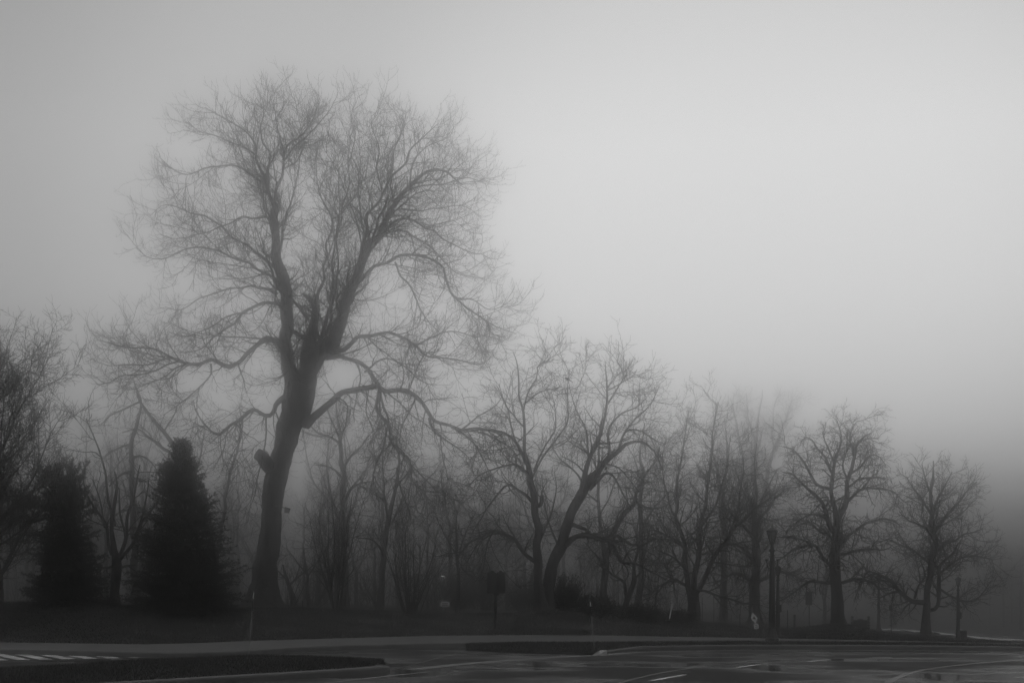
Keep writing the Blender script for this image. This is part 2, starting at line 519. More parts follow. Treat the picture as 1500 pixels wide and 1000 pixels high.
def resamp(P, m):
    s = np.concatenate([[0], np.cumsum(np.linalg.norm(np.diff(P[:, :2], axis=0), axis=1))])
    return np.stack([np.interp(np.linspace(0, s[-1], m), s, P[:, c]) for c in range(3)], 1)
la, lbk = resamp(lin, 160), resamp(lback, 160)
rows = []
for t in (0, .1, .3, .5, .7, .9, 1.):
    r = la + (lbk - la) * t
    r[:, 2] = .125 + .07 * sin(min(t, .6) / .6 * pi * .5) - (.12 * max(0, (t - .7) / .3))
    r[-12:, 2] = np.minimum(r[-12:, 2], np.linspace(.15, .06, 12))
    rows.append(r)
rows.append(lbk * [1, 1, 0] + [0, 0, -.05])
n = 160; Q = []
for r in range(len(rows) - 1):
    for i in range(n - 1): Q.append([r * n + i, r * n + i + 1, (r + 1) * n + i + 1, (r + 1) * n + i])
props(mesh('island_verge', np.concatenate(rows), [np.array(Q)], VERGE), kind='structure')
VERGE_L = (la, lbk)

# concrete gutter along the right kerb and across the mouth of the side street
g1 = np.vstack([[PZ(x, y, .004) for x, y in ((590, 979.5), (660, 972), (740, 965.5), (810, 961.3), (868, 958.9))], rline[4:] * [1, 1, 0] + [0, -.02, .004]])
g1 = soften(dense(g1, .4), 4)
T = norm(np.gradient(g1, axis=0)); nr = np.c_[T[:, 1], -T[:, 0], np.zeros(len(T))]
g2 = g1 + nr * .45
Q = [[i + len(g1), i + 1 + len(g1), i + 1, i] for i in range(len(g1) - 1)]
props(mesh('gutter', np.vstack([g1, g2]), [np.array(Q)], GUT), kind='structure')
# bright sloping end stone at the nose of the kerb
e = [PZ(867, 959.5, .02), PZ(876, 958.8, .02), PZ(889, 951.6, .15), PZ(879, 951.6, .15)]
NOSE = mat('pale_kerb_end', 0.42, 0.5, 0.15, 5.0, 0, (1, 1, 1), 0.4)
kb = MB(); kb.add(np.array([[p[0], p[1], p[2]] for p in e] + [[p[0], p[1], -.05] for p in e]), None, [[0, 1, 2, 3], [0, 4, 5, 1], [1, 5, 6, 2], [2, 6, 7, 3], [3, 7, 4, 0]])
props(kb.build('kerb_ramp', NOSE), kind='structure')

# road paint
PAINT = mat('road_paint', 0.5, 0.45, 0.9, 1.6, 0, (1, 1, 1), 0.4, detail=8)
PAINT2 = mat('worn_road_paint', 0.22, 0.4, 0.85, 2.2, 0, (1, 1, 1), 0.4, detail=8)
def stripe(name, a, b, w, m, z=.006, bend=0.):
    A, B = PZ(*a, z), PZ(*b, z)
    t = np.linspace(0, 1, 9)[:, None]
    d = norm(B - A); q = np.array([-d[1], d[0], 0])
    P = A + (B - A) * t + q * bend * np.sin(t * pi)
    V = np.vstack([P - q * w / 2, P + q * w / 2])
    Q = [[i, i + 1, i + 10, i + 9] for i in range(8)]
    return props(mesh(name, V, [np.array(Q)], m), kind='structure')
stripe('road_line', (470, 1000.5), (628, 983.2), .10, PAINT2, bend=.05)
for a, b in (((954, 996.2), (1004, 987.2)), ((1080, 976.8), (1112, 972.4)), ((1183, 968.2), (1214, 965.4)), ((1268, 963.2), (1305, 961.8))):
    stripe('lane_dash', a, b, .13, PAINT)
# tar seams
TAR = mat('tar_seam', 0.012, 0.2, 0.3, 5.0, 0, (1, 1, 1), 0.5)
stripe('tar_seam', (905, 1000), (1120, 966.5), .10, TAR, .004, .5)
stripe('tar_seam', (1300, 999), (1530, 963.5), .16, TAR, .004, .9)
stripe('tar_seam', (640, 969.2), (440, 974), .09, TAR, .004, .05)
stripe('tar_seam', (575, 981.5), (690, 950.8), .05, TAR, .004, .05)
# zebra crossing over the side street
for k in range(9):
    x0 = -60 + k * 33
    yb = 953.2 + .0225 * (x0 + 60) * .32
    ye = 966.5 - .020 * (x0 + 60)
    stripe('crossing_stripe', (x0 + 6, yb), (x0 + 62, max(ye, yb + 2.2)), .34 if k < 6 else .22, PAINT if k < 7 else PAINT2)
# ------------------------------------------------------------------ trees
def traced(pts, Y, k=None):
    """pts: (column, row, depth offset in m, width in px) -> even line"""
    P = np.array([PX(p[0], p[1], Y + p[2]) for p in pts])
    R = np.array([p[3] / 2 * (Y + p[2]) / F for p in pts])
    L = np.linalg.norm(np.diff(P, axis=0), axis=1).sum()
    k = k or int(np.clip(L / .22, 6, 90))
    Q, r, _ = smooth_line(P, R, k)
    return Q, r

def wobble(rng, P, R, amp=.12):
    """small knees and bumps so that limbs are not smooth hoses"""
    n = len(P)
    m = max(3, n // 3)
    w = rng.normal(0, 1, (m, 3)); x = np.linspace(0, m - 1, n)
    W = np.stack([np.interp(x, np.arange(m), w[:, c]) for c in range(3)], 1)
    f = np.minimum(np.linspace(0, 4, n), 1)[:, None]
    b = np.interp(x * 2 % (m - 1), np.arange(m), rng.normal(0, .06, m))
    return P + W * amp * np.minimum(R[:, None] * 1.2 + .02, .12) / .12 * f, R * (1 + b)

def pad(lines, K):
    PP = np.empty((len(lines), K, 3)); RR = np.empty((len(lines), K))
    for i, (P, R) in enumerate(lines):
        s = np.concatenate([[0], np.cumsum(np.linalg.norm(np.diff(P, axis=0), axis=1))])
        u = np.linspace(0, s[-1], K)
        PP[i] = np.stack([np.interp(u, s, P[:, c]) for c in range(3)], 1); RR[i] = np.interp(u, s, R)
    return PP, RR

def flare(P, R, k=18, amount=.75, h=.9, rng=None, lobes=5):
    """trunk with buttress roots at the foot: returns verts, quads"""
    V, Q = tubes(P[None], R[None], k)
    V = V.reshape(len(P), k, 3)
    z = P[:, 2] - P[0, 2]
    a = np.arange(k) * 2 * pi / k
    lob = 1 + .28 * np.sin(a * lobes + 1.3) + .12 * np.sin(a * 3 + .4)
    g = np.exp(-z / h)[:, None] * amount * lob[None]
    rng = rng or np.random.default_rng(1)
    b = rng.normal(0, .018, (len(P), k)) + .03 * np.sin(a * 7)[None]
    V = P[:, None] + (V - P[:, None]) * (1 + g + b)[..., None]
    V[:3, :, 2] -= np.linspace(.25, 0, 3)[:, None] * g[:3]
    return V.reshape(-1, 3), Q

def finish_tree(name, base, label, group, trunk_lines, limb_lines, crown, flare_args=None, tm=None, lm=None, cm=None, extra=None, k_t=14, cat_='tree', limb_parts=True, solid=()):
    root = empty(name, base, label, cat_, group)
    b = np.asarray(base)
    mb = MB()
    P, R = trunk_lines[0]
    V, Q = flare(P, R, k_t, **(flare_args or dict(amount=.5, h=.5)))
    mb.add(V - b, None, Q)
    for P, R in trunk_lines[1:]:
        P = np.vstack([P, P[-1] + norm(P[-1] - P[-2]) * R[-1] * .6]); R = np.append(R, R[-1] * .25)
        V, Q = tubes(P[None], R[None], max(6, k_t - 4)); mb.add(V - b, None, Q)
    for V, F3, F4 in solid: mb.add(np.asarray(V) - b, F3, F4)
    mb.build('trunk', tm or BARK, root, True)
    if limb_parts:
        for P, R in limb_lines:
            V, Q = tubes(P[None], R[None], 8 if R[0] > .05 else 6)
            MB().add(V - b, None, Q).build('limb', lm or tm or BARK, root, True)
    else:
        crown = [(P[None], R[None], 6) for P, R in limb_lines] + crown
    tube_mesh('crown', crown, cm or TWIG, root, b, extra)
    return root

# ---- the great bare tree
HYD = 74.0
DK = 1.28          # depth offsets below were noted for a tree 58 m away
rng = np.random.default_rng(11)
hb = at(386, HYD)
T_main = [(386, 893, 0, 40), (387, 870, 0, 36), (389, 840, 0, 34), (393, 800, 0, 31.5), (399, 760, 0, 29), (404, 720, 0, 30.5), (407, 690, 0, 31), (413, 665, 0, 30), (420, 640, 0, 34), (427, 615, -.05, 36), (432, 590, -.1, 34), (437, 565, -.1, 36)]
T_left = [(427, 618, 0, 26), (424, 590, 0, 25), (428, 560, 0, 24), (423, 533, -.1, 21), (418, 500, -.2, 19), (419, 470, -.2, 18.5), (420, 444, -.2, 18), (416, 412, -.1, 18), (406, 383, 0, 15), (402, 350, 0, 13), (401, 315, 0, 11), (400, 296, 0, 9)]
T_right = [(437, 622, 0, 24), (447, 595, .1, 22), (452, 565, .2, 25), (455, 537, .2, 28), (468, 518, .2, 25), (483, 503, .3, 20), (499, 472, .4, 17), (511, 430, .5, 16), (524, 400, .6, 14), (538, 368, .7, 12), (560, 342, .8, 10.5), (570, 316, .9, 8.5), (588, 285, 1.1, 7), (605, 266, 1.2, 6), (630, 250, 1.3, 4.5), (656, 253, 1.2, 3.2), (678, 272, 1., 2)]
T_mid = [(440, 575, .3, 22), (449, 530, .5, 24), (454, 500, .7, 19), (458, 472, .9, 13), (461, 448, 1., 11)]
hero_trunk = [wobble(rng, *traced([(a, b, c * DK, w) for a, b, c, w in t], HYD), .06) for t in (T_main, T_left, T_right, T_mid)]
LIMBS = [
 # big low left limb and its forks
 [(419, 516, 0, 12), (408, 503, -.4, 11), (391, 498, -.8, 9.5), (376, 507, -1.1, 8), (365, 522, -1.3, 7.5), (340, 535, -1.7, 6.5), (311, 531, -2.1, 6), (292, 534, -2.4, 5.5), (273, 529, -2.6, 5), (247, 519, -2.8, 4), (222, 511, -3., 3.2), (196, 509, -3.3, 2.6), (168, 503, -3.5, 2), (144, 498, -3.7, 1.2)],
 [(262, 525, -2.7, 3.6), (240, 526, -2.4, 3), (214, 535, -2.2, 2.6), (190, 536, -2., 2.2), (160, 533, -1.8, 1.6), (136, 529, -1.7, 1)],
 [(268, 528, -2.6, 3.6), (250, 532, -2.9, 3), (228, 543, -3.2, 2.8), (205, 549, -3.4, 2.3), (180, 551, -3.6, 1.8), (157, 563, -3.8, 1.4), (145, 556, -3.9, .9)],
 [(285, 532, -2.5, 3.2), (262, 537, -2.2, 2.6), (240, 552, -1.9, 2.2), (215, 563, -1.7, 1.8), (190, 571, -1.6, 1.3), (172, 566, -1.5, .9)],
 [(309, 533, -2.1, 3), (309, 549, -2.2, 2.8), (290, 568, -2.4, 2.4), (262, 590, -2.7, 1.8), (238, 606, -3., 1)],
 # left side limbs, upwards
 [(417, 470, .1, 7), (410, 447, .5, 6), (388, 446, .9, 5.6), (362, 457, 1.4, 4.6), (337, 476, 1.8, 3.6), (310, 497, 2.2, 2.8), (285, 512, 2.5, 2), (262, 515, 2.7, 1.2)],
 [(362, 457, 1.4, 3), (335, 462, 1.7, 2.6), (305, 480, 2., 2), (275, 492, 2.2, 1.6), (248, 487, 2.4, 1)],
 [(415, 420, -.2, 7), (402, 409, -.5, 6), (378, 393, -.9, 5), (350, 381, -1.2, 4.4), (318, 369, -1.5, 3.8), (282, 362, -1.8, 3.2), (242, 378, -2.1, 2.4), (218, 377, -2.3, 1.8), (198, 364, -2.5, 1)],
 [(402, 392, .2, 7), (380, 372, .7, 5.6), (355, 356, 1.2, 4.6), (318, 330, 1.8, 4), (290, 314, 2.2, 3.2), (262, 302, 2.5, 2.4), (238, 300, 2.8, 1.8), (218, 316, 3., 1)],
 [(405, 430, .2, 6), (385, 421, .8, 5), (360, 418, 1.4, 4), (330, 425, 2., 3), (296, 436, 2.5, 2.4), (265, 452, 2.9, 1.8), (243, 452, 3.2, 1.2)],
 [(402, 350, .1, 6.5), (394, 320, .4, 5.6), (378, 316, .6, 5), (352, 320, 1., 4), (325, 333, 1.4, 3), (290, 345, 1.8, 2.4), (255, 350, 2., 1.6), (233, 345, 2.2, 1)],
 [(401, 300, 0, 8.5), (389, 269, -.3, 7), (382, 253, -.4, 6.4), (376, 224, -.6, 5), (369, 201, -.7, 4.2), (357, 182, -.9, 3.6), (341, 163, -1., 2.8), (322, 147, -1.2, 2.2), (300, 132, -1.4, 1.2)],
 [(383, 266, -.3, 5.6), (363, 253, -.7, 4.6), (344, 243, -1., 4), (312, 243, -1.5, 3.2), (274, 254, -2., 2.4), (248, 243, -2.3, 1.8), (232, 228, -2.5, 1)],
 [(400, 300, .2, 7), (395, 269, .5, 5.4), (395, 224, .9, 4.4), (384, 196, 1.1, 3.6), (383, 160, 1.3, 2.8), (386, 122, 1.5, 1.2)],
 [(401, 298, .1, 8), (411, 269, .4, 6), (414, 240, .6, 5), (419, 214, .9, 4.4), (440, 189, 1.2, 3.6), (456, 154, 1.4, 2.6), (468, 118, 1.6, 1.2)],
 [(418, 222, .8, 3.6), (409, 190, .4, 3), (404, 160, .1, 2.2), (401, 118, -.1, 1)],
 [(376, 228, -.6, 3.4), (350, 205, -1.4, 2.8), (318, 190, -2., 2.2), (290, 178, -2.4, 1.5), (275, 160, -2.6, .9)],
 # low left
 [(425, 578, -.2, 11), (402, 591, -.6, 8), (390, 610, -.9, 7), (372, 601, -1.2, 6.2), (356, 610, -1.5, 5.6), (337, 623, -1.9, 4.8), (321, 636, -2.2, 4), (306, 624, -2.5, 2.8), (288, 602, -2.8, 1.8), (284, 585, -3., 1)],
 [(322, 635, -2.2, 2.6), (308, 632, -2., 2.2), (292, 622, -1.6, 1.7), (272, 612, -1.3, 1)],
 [(349, 613, -1.6, 2.6), (352, 640, -1.5, 2), (340, 662, -1.4, 1.6), (330, 690, -1.3, 1)],
 [(390, 608, -.9, 3.4), (389, 640, -1.1, 2.8), (383, 680, -1.2, 2.2), (374, 720, -1.3, 1.6), (368, 745, -1.3, 1)],
 # sprays in the middle
 [(421, 487, .2, 7), (436, 487, .4, 7), (450, 497, .7, 9)],
 [(420, 432, .2, 5), (438, 447, .6, 5), (454, 459, .9, 6)],
 [(461, 450, 1., 10), (466, 432, 1.1, 6), (473, 410, 1.3, 5), (476, 375, 1.5, 4.5), (482, 345, 1.7, 4), (486, 322, 1.8, 3.6), (476, 300, 1.9, 3), (468, 282, 2., 2.6), (463, 250, 2.1, 1.8), (466, 200, 2.3, 1)],
 [(486, 322, 1.8, 3), (505, 308, 1.6, 2.6), (520, 285, 1.3, 2), (534, 250, 1.1, 1.2)],
 [(483, 503, .6, 7), (485, 470, 1.1, 5), (486, 438, 1.5, 4.4), (487, 395, 1.9, 4), (488, 360, 2.2, 3.6), (497, 330, 2.4, 3), (507, 290, 2.6, 2.4), (512, 240, 2.8, 1.8), (508, 180, 3., 1)],
 [(470, 515, -.4, 7), (476, 470, -1., 5.4), (489, 430, -1.5, 4.6), (496, 390, -1.9, 3.8), (492, 345, -2.3, 3), (499, 300, -2.6, 2.2), (494, 250, -2.8, 1.4), (500, 205, -3., .9)],
 [(511, 432, .5, 6), (510, 405, .1, 4.6), (509, 380, -.2, 3)],
 # right leader and its upper forks
 [(523, 402, .6, 9.5), (530, 365, .3, 8), (535, 340, .1, 7), (541, 316, -.1, 6.2), (560, 278, -.4, 5.4), (573, 259, -.5, 5), (595, 240, -.8, 4), (602, 214, -.9, 3.2), (624, 186, -1.2, 2.4), (643, 163, -1.4, 1.2)],
 [(560, 278, -.4, 3.8), (552, 245, -.8, 3), (556, 210, -1.1, 2.4), (546, 175, -1.4, 1.8), (545, 142, -1.6, 1)],
 [(573, 259, -.5, 3.6), (576, 225, -.2, 3), (586, 195, .1, 2.4), (592, 165, .4, 1.6), (594, 148, .5, .9)],
 [(570, 316, .9, 5), (590, 300, 1.5, 4), (612, 284, 1.9, 3), (640, 268, 2.3, 2.4), (668, 246, 2.6, 1.8), (690, 228, 2.9, 1)],
 [(600, 269, 1.2, 4), (606, 240, 1.6, 3.2), (620, 215, 1.9, 2.4), (650, 194, 2.2, 1.6), (668, 178, 2.4, .9)],
 [(588, 285, 1.1, 4), (612, 273, .6, 3.2), (650, 268, .1, 2.6), (684, 262, -.3, 2), (712, 268, -.6, 1)],
 [(562, 340, .8, 6.4), (580, 325, .3, 5.2), (605, 322, -.1, 4.4), (622, 330, -.5, 3.8), (645, 348, -.8, 3.2), (672, 364, -1.1, 2.6), (700, 372, -1.4, 1.8), (722, 364, -1.6, 1)],
 [(556, 346, .8, 5), (580, 338, 1.3, 4.2), (606, 345, 1.7, 3.6), (634, 366, 2.1, 3), (655, 390, 2.4, 2.4), (682, 404, 2.7, 1.8), (712, 408, 2.9, 1)],
 [(545, 360, .7, 5), (572, 312, 1.8, 3.6), (604, 308, 2.4, 3), (640, 306, 2.9, 2.4), (676, 300, 3.3, 1.8), (706, 318, 3.6, 1)],
 [(538, 372, .6, 5), (536, 350, 1.2, 4), (530, 318, 1.7, 3.4), (524, 280, 2.1, 2.6), (528, 230, 2.5, 1.8), (522, 165, 2.8, .9)],
 [(416, 236, .6, 4), (436, 205, .2, 3.4), (462, 170, -.2, 2.4), (482, 138, -.5, 1.6), (494, 108, -.7, .9)],
 [(512, 236, 2.8, 2.6), (520, 190, 2.5, 2), (514, 150, 2.3, 1.3), (524, 112, 2.1, .8)],
 [(414, 250, .5, 4), (432, 235, 1.4, 3.2), (446, 205, 2.1, 2.4), (440, 165, 2.6, 1.6), (434, 120, 2.9, .9)],
 # arching right limbs
 [(523, 414, .5, 9), (550, 391, 0, 7), (577, 383, -.5, 6), (598, 375, -.9, 5.4), (618, 375, -1.2, 5), (638, 387, -1.5, 4.6), (652, 404, -1.7, 4.2), (664, 430, -1.9, 3.8), (679, 448, -2.1, 3.2), (703, 462, -2.4, 2.6), (727, 478, -2.7, 1.9), (754, 489, -3., 1)],
 [(668, 436, -1.9, 2.6), (690, 438, -2.2, 2.2), (716, 452, -2.4, 1.7), (738, 448, -2.6, 1.1), (750, 454, -2.7, .8)],
 [(703, 462, -2.4, 2.2), (714, 475, -2.2, 1.9), (720, 490, -2., 1.5), (740, 492, -1.8, .9)],
 [(579, 384, -.5, 4), (587, 404, -.8, 3.6), (601, 421, -1., 3), (615, 452, -1.3, 2.4), (632, 476, -1.5, 1.2)],
 [(486, 515, .2, 11), (503, 512, -.3, 8), (516, 503, -.7, 7), (533, 491, -1.1, 6), (560, 486, -1.6, 5.2), (584, 494, -2., 4.6), (608, 506, -2.4, 4), (632, 522, -2.7, 3.2), (669, 527, -3., 2.4), (703, 533, -3.3, 1.6), (724, 520, -3.5, .9)],
 [(608, 506, -2.4, 3), (636, 492, -2.1, 2.4), (668, 486, -1.8, 1.9), (700, 494, -1.5, 1.2), (722, 486, -1.3, .8)],
 [(478, 522, .4, 12), (502, 523, 1., 7), (523, 530, 1.5, 6.4), (540, 547, 1.9, 6), (557, 567, 2.2, 5.4), (555, 590, 2.3, 5), (553, 611, 2.3, 4.8), (571, 629, 2.4, 4.8), (580, 649, 2.5, 4.4), (598, 675, 2.6, 3.2), (602, 700, 2.7, 2.6), (622, 718, 2.8, 2), (646, 722, 2.9, 1)],
 [(557, 570, 2.2, 4), (559, 595, 1.9, 3.6), (568, 615, 1.7, 3.4), (566, 634, 1.6, 3), (560, 662, 1.5, 2.4), (552, 672, 1.4, 1.6)],
 [(580, 650, 2.5, 3.6), (591, 668, 2.1, 3), (580, 690, 1.9, 2.6), (588, 716, 1.8, 2.2), (597, 745, 1.7, 1.9), (600, 764, 1.7, 1.6), (612, 768, 1.6, 1)],
 [(577, 640, 2.4, 3.4), (566, 655, 2.8, 3), (552, 672, 3.1, 2.4), (548, 690, 3.3, 1.8), (548, 720, 3.4, 1)],
 [(590, 662, 2.5, 3), (612, 690, 3.1, 2.4), (636, 716, 3.5, 1.9), (664, 728, 3.9, 1.1)],
 [(534, 545, 1.8, 3.6), (560, 528, 1.4, 3), (586, 530, 1., 2.6), (612, 556, .6, 2), (636, 566, .3, 1.2)],
 # long low right limb
 [(447, 622, -.1, 18), (468, 602, -.5, 12), (492, 583, -.9, 10.5), (516, 571, -1.3, 9.5), (543, 569, -1.7, 8.6), (570, 573, -2.1, 8), (598, 574, -2.5, 7), (615, 594, -2.8, 6.6), (629, 612, -3.1, 6), (650, 623, -3.3, 5), (676, 629, -3.6, 4.4), (706, 629, -3.9, 3.6), (744, 635, -4.2, 2.4), (772, 652, -4.5, 1.4)],
 [(629, 612, -3., 4.6), (632, 626, -2.8, 4.2), (645, 640, -2.6, 3.4), (660, 650, -2.4, 2.8), (680, 668, -2.1, 2), (696, 700, -1.9, 1)],
 [(645, 640, -2.6, 2.4), (648, 670, -2.4, 2), (654, 700, -2.2, 1.5), (652, 730, -2.1, 1)],
 [(662, 626, -3.5, 3), (690, 646, -3.3, 2.6), (706, 672, -3., 2.2), (720, 702, -2.8, 1.6), (726, 724, -2.6, 1)],
 [(676, 629, -3.6, 2.8), (700, 612, -3.9, 2.4), (728, 592, -4.2, 1.9), (738, 572, -4.4, 1)],
 [(690, 629, -3.7, 2.8), (720, 640, -4.3, 2.4), (750, 660, -4.7, 1.8), (768, 690, -5., 1)],
 [(598, 574, -2.5, 2.6), (606, 545, -2.8, 2.2), (622, 520, -3., 1.7), (640, 505, -3.2, 1)],
 [(540, 570, -1.7, 2.4), (536, 600, -1.6, 1.9), (546, 632, -1.5, 1.5), (540, 660, -1.4, .9)],
]
# limbs that come towards and lean away from the eye
for (x, y, d0, sx, up, d1, w) in ((440, 560, -.4, -22, 70, -5.2, 9), (470, 520, -.3, 30, 95, -4.8, 8), (420, 450, -.2, -40, 110, -4.6, 7), (452, 540, .6, 26, 80, 5.4, 9), (402, 350, .3, -30, 120, 4.6, 6), (540, 365, -.3, 36, 110, -4., 6), (500, 470, .8, 50, 90, 5., 7), (405, 380, -.4, 34, 150, -4.2, 6)):
    LIMBS.append([(x, y, d0, w), (x + sx * .4, y - up * .35, d0 + (d1 - d0) * .35, w * .75), (x + sx * .7, y - up * .6, d0 + (d1 - d0) * .7, w * .5), (x + sx, y - up, d1, w * .2)])
# the crown ends in a low dome: the highest tips are kept down
LIMBS = [[(a, b if b > 230 else 230 - (230 - b) * .74, c, w) for a, b, c, w in t] for t in LIMBS]
hero_limbs = [wobble(rng, *traced([(a, b, c * DK, w * (.9 if b > 420 else .72)) for a, b, c, w in t], HYD), .10) for t in LIMBS]
PP, RR = pad(hero_limbs + hero_trunk[1:3], 40)
lo = PP[:, :, 2].mean(1) < 11.5
# boughs that the limbs carry all round
m1, q1 = grow(rng, PP[~lo], RR[~lo], dens=.62, t0=.12, t1=.95, L=(1.6, 4.2), shape=lambda t: 1.15 - .88 * t, ang=(46, 12), K=30, trop=(.0, .03), wig=.055, rr=.45, rmin=.018, rcap=.05, rel=.4)
m2, q2 = grow(rng, PP[lo], RR[lo], dens=.62, t0=.16, t1=.95, L=(1.4, 3.6), shape=lambda t: 1.15 - .85 * t, ang=(50, 14), K=30, trop=(-.05, -.02), wig=.08, rr=.45, rmin=.018, rcap=.05, rel=.4)
H1, H1r = pad([(p, r) for p, r in zip(PP[~lo], RR[~lo])] + [(p, r) for p, r in zip(m1, q1)], 40)
H2, H2r = pad([(p, r) for p, r in zip(PP[lo], RR[lo])] + [(p, r) for p, r in zip(m2, q2)], 40)
rb = dict(rmin=.014, rcap=.035)
c1a, r1a = grow(rng, H1, H1r, dens=2.5, t0=.10, L=(.7, 2.5), shape=lambda t: 1.15 - .5 * t, ang=(44, 12), K=8, trop=(-.04, .20), wig=.13, rr=.5, **rb)
c1b, r1b = grow(rng, H2, H2r, dens=2.4, t0=.14, L=(.7, 2.4), shape=lambda t: 1.15 - .5 * t, ang=(52, 16), K=8, trop=(-.20, .10), wig=.16, rr=.5, **rb)
c1, r1 = cat(c1a, c1b), cat(r1a, r1b)
c2, r2 = grow(rng, c1, r1, dens=3.1, t0=.10, L=(.4, 1.3), shape=lambda t: 1.2 - .5 * t, ang=(40, 11), K=6, trop=(-.06, .26), wig=.12, rr=.6, rmin=.0095, rcap=.017)
c3, r3 = grow(rng, c2, r2, dens=3.4, t0=.2, L=(.22, .65), ang=(38, 11), K=5, trop=(-.03, .40), wig=.10, rr=.65, rmin=.0078, rcap=.010)
print('hero twigs', len(c1), len(c2), len(c3))
# sawn stub on the left of the trunk and the broken one in the fork
mbs = MB()
st = traced([(404, 690, 0, 24), (392, 680, -.3, 22), (384, 669, -.55, 19), (376, 664, -.7, 17)], HYD)
mbs.tube(st[0], st[1], 10)
st = traced([(461, 452, 1.3, 10), (456, 440, 1.2, 8), (449, 434, 1.1, 6), (443, 430, 1., 3)], HYD)
mbs.tube(st[0], st[1], 8)
solid = [(np.concatenate(mbs.V), np.concatenate(mbs.F3), np.concatenate(mbs.F4))]
hero = finish_tree('bare_tree', hb, 'huge bare tree towering over the lawn, its thick trunk leaning and forking high up', None, hero_trunk, hero_limbs,
                   [(m1, q1, 5), (m2, q2, 5), (c1, r1, 4), (c2, r2, 3), (c3, r3, 3)], dict(amount=.75, h=.75, lobes=6), k_t=26, solid=solid)

# ---- generic procedural bare trees
def bare(seed, H, r0, fork=.32, leaders=3, spread=(18, 8), limb=(.22, .34), limb_ang=(52, 12), dens=1.0, droop=(-.02, .1), twig=1.0, lean=(0, 0), rmin=.009, levels=3, wig=.12, cap=1.0, start=.35):
    """returns trunk lines, limb lines, crown batches (standing at the origin)"""
    rng = np.random.default_rng(seed)
    K = 14
    fz = H * fork
    top = np.array([lean[0] * fz, lean[1] * fz, fz])
    P = np.linspace(0, 1, K)[:, None] * top + rng.normal(0, .012 * fz, (K, 3)) * np.linspace(0, 1, K)[:, None]
    P[:, 2] = np.linspace(-.3, fz, K)
    R = r0 * np.linspace(1, .8, K)
    trunk = [(P, R)]
    lead = []
    for i in range(leaders):
        az = i * 2 * pi / leaders + rng.uniform(-.5, .5) + seed
        th = radians(max(4, rng.normal(*spread))) if leaders > 1 else radians(2)
        d = np.array([sin(th) * cos(az) + lean[0] * .6, sin(th) * sin(az) + lean[1] * .6, cos(th)])
        n = 18; q = [P[-1] - np.array([0, 0, .15])]; ln = (H - fz) * rng.uniform(.85, 1.02) / (n - 1) * 1.04
        for k in range(n - 1):
            d = norm(d + rng.normal(0, .10, 3) + np.array([0, 0, .05])); q.append(q[-1] + d * ln)
        lead.append((np.array(q), np.linspace(r0 * (.78 if leaders == 1 else .86 / math.sqrt(leaders) * 1.1), rmin * 1.5, n) ** 1.0))
    LP, LR = pad(lead, 18)
    shape = lambda t: (1.1 - .72 * t)
    g, gr = grow(rng, LP, LR, dens=dens, t0=.04, t1=.96, L=(limb[0] * H, limb[1] * H), shape=shape, ang=limb_ang, K=12, trop=droop, wig=wig, rr=.55, rmin=rmin * 2, rcap=r0 * .42)
    if start < 1:
        TP, TR = pad(trunk, 12)
        g2, gr2 = grow(rng, TP, TR, dens=dens * .9, t0=start, t1=.98, L=(limb[0] * H, limb[1] * H), ang=(62, 12), K=12, trop=droop, wig=wig, rr=.42, rmin=rmin * 2, rcap=r0 * .36)
        g, gr = cat(g, g2), cat(gr, gr2)
    out = [(g, gr, 6)]
    s = H / 14.
    a, ar = grow(rng, cat(g), cat(gr), dens=1.9 * twig / s, t0=.15, L=(.5 * s, 1.9 * s), shape=lambda t: 1.15 - .5 * t, ang=(44, 13), K=7, trop=(droop[0] * 1.2, droop[1] * 1.4), wig=.15, rr=.55, rmin=rmin * 1.2, rcap=.04)
    b, br_ = grow(rng, LP, LR, dens=1.6 * twig / s, t0=.3, L=(.5 * s, 1.6 * s), ang=(45, 12), K=7, trop=droop, wig=.14, rr=.4, rmin=rmin * 1.2, rcap=.03)
    a, ar = cat(a, b), cat(ar, br_)
    out.append((a, ar, 4))
    if levels >= 3:
        c, cr = grow(rng, a, ar, dens=4.4 * twig / s, t0=.15, L=(.3 * s, .9 * s), ang=(42, 12), K=5, trop=(droop[0], droop[1] * 2), wig=.14, rr=.6, rmin=rmin, rcap=.016)
        out.append((c, cr, 3))
        if levels >= 4:
            e, er = grow(rng, c, cr, dens=4.2 * twig / s, t0=.2, L=(.18 * s, .5 * s), ang=(40, 12), K=4, trop=(0, droop[1] * 2), wig=.12, rr=.7, rmin=rmin * .85, rcap=.012)
            out.append((e, er, 3))
    return trunk, lead, out

def shift(lines, off):
    return [(P + off, R) for P, R in lines]

def place_bare(name, label, px, Y, group=None, rz=0., k_t=12, **kw):
    b = at(px, Y)
    tr, le, cr = bare(**kw)
    c, s_ = cos(rz), sin(rz)
    M = np.array([[c, -s_, 0], [s_, c, 0], [0, 0, 1]])
    tr = [(P @ M.T + b, R) for P, R in tr]; le = [(P @ M.T + b, R) for P, R in le]
    cr = [(P @ M.T + b, R, k) for P, R, k in cr]
    return finish_tree(name, b, label, group, tr, le, cr, k_t=k_t)

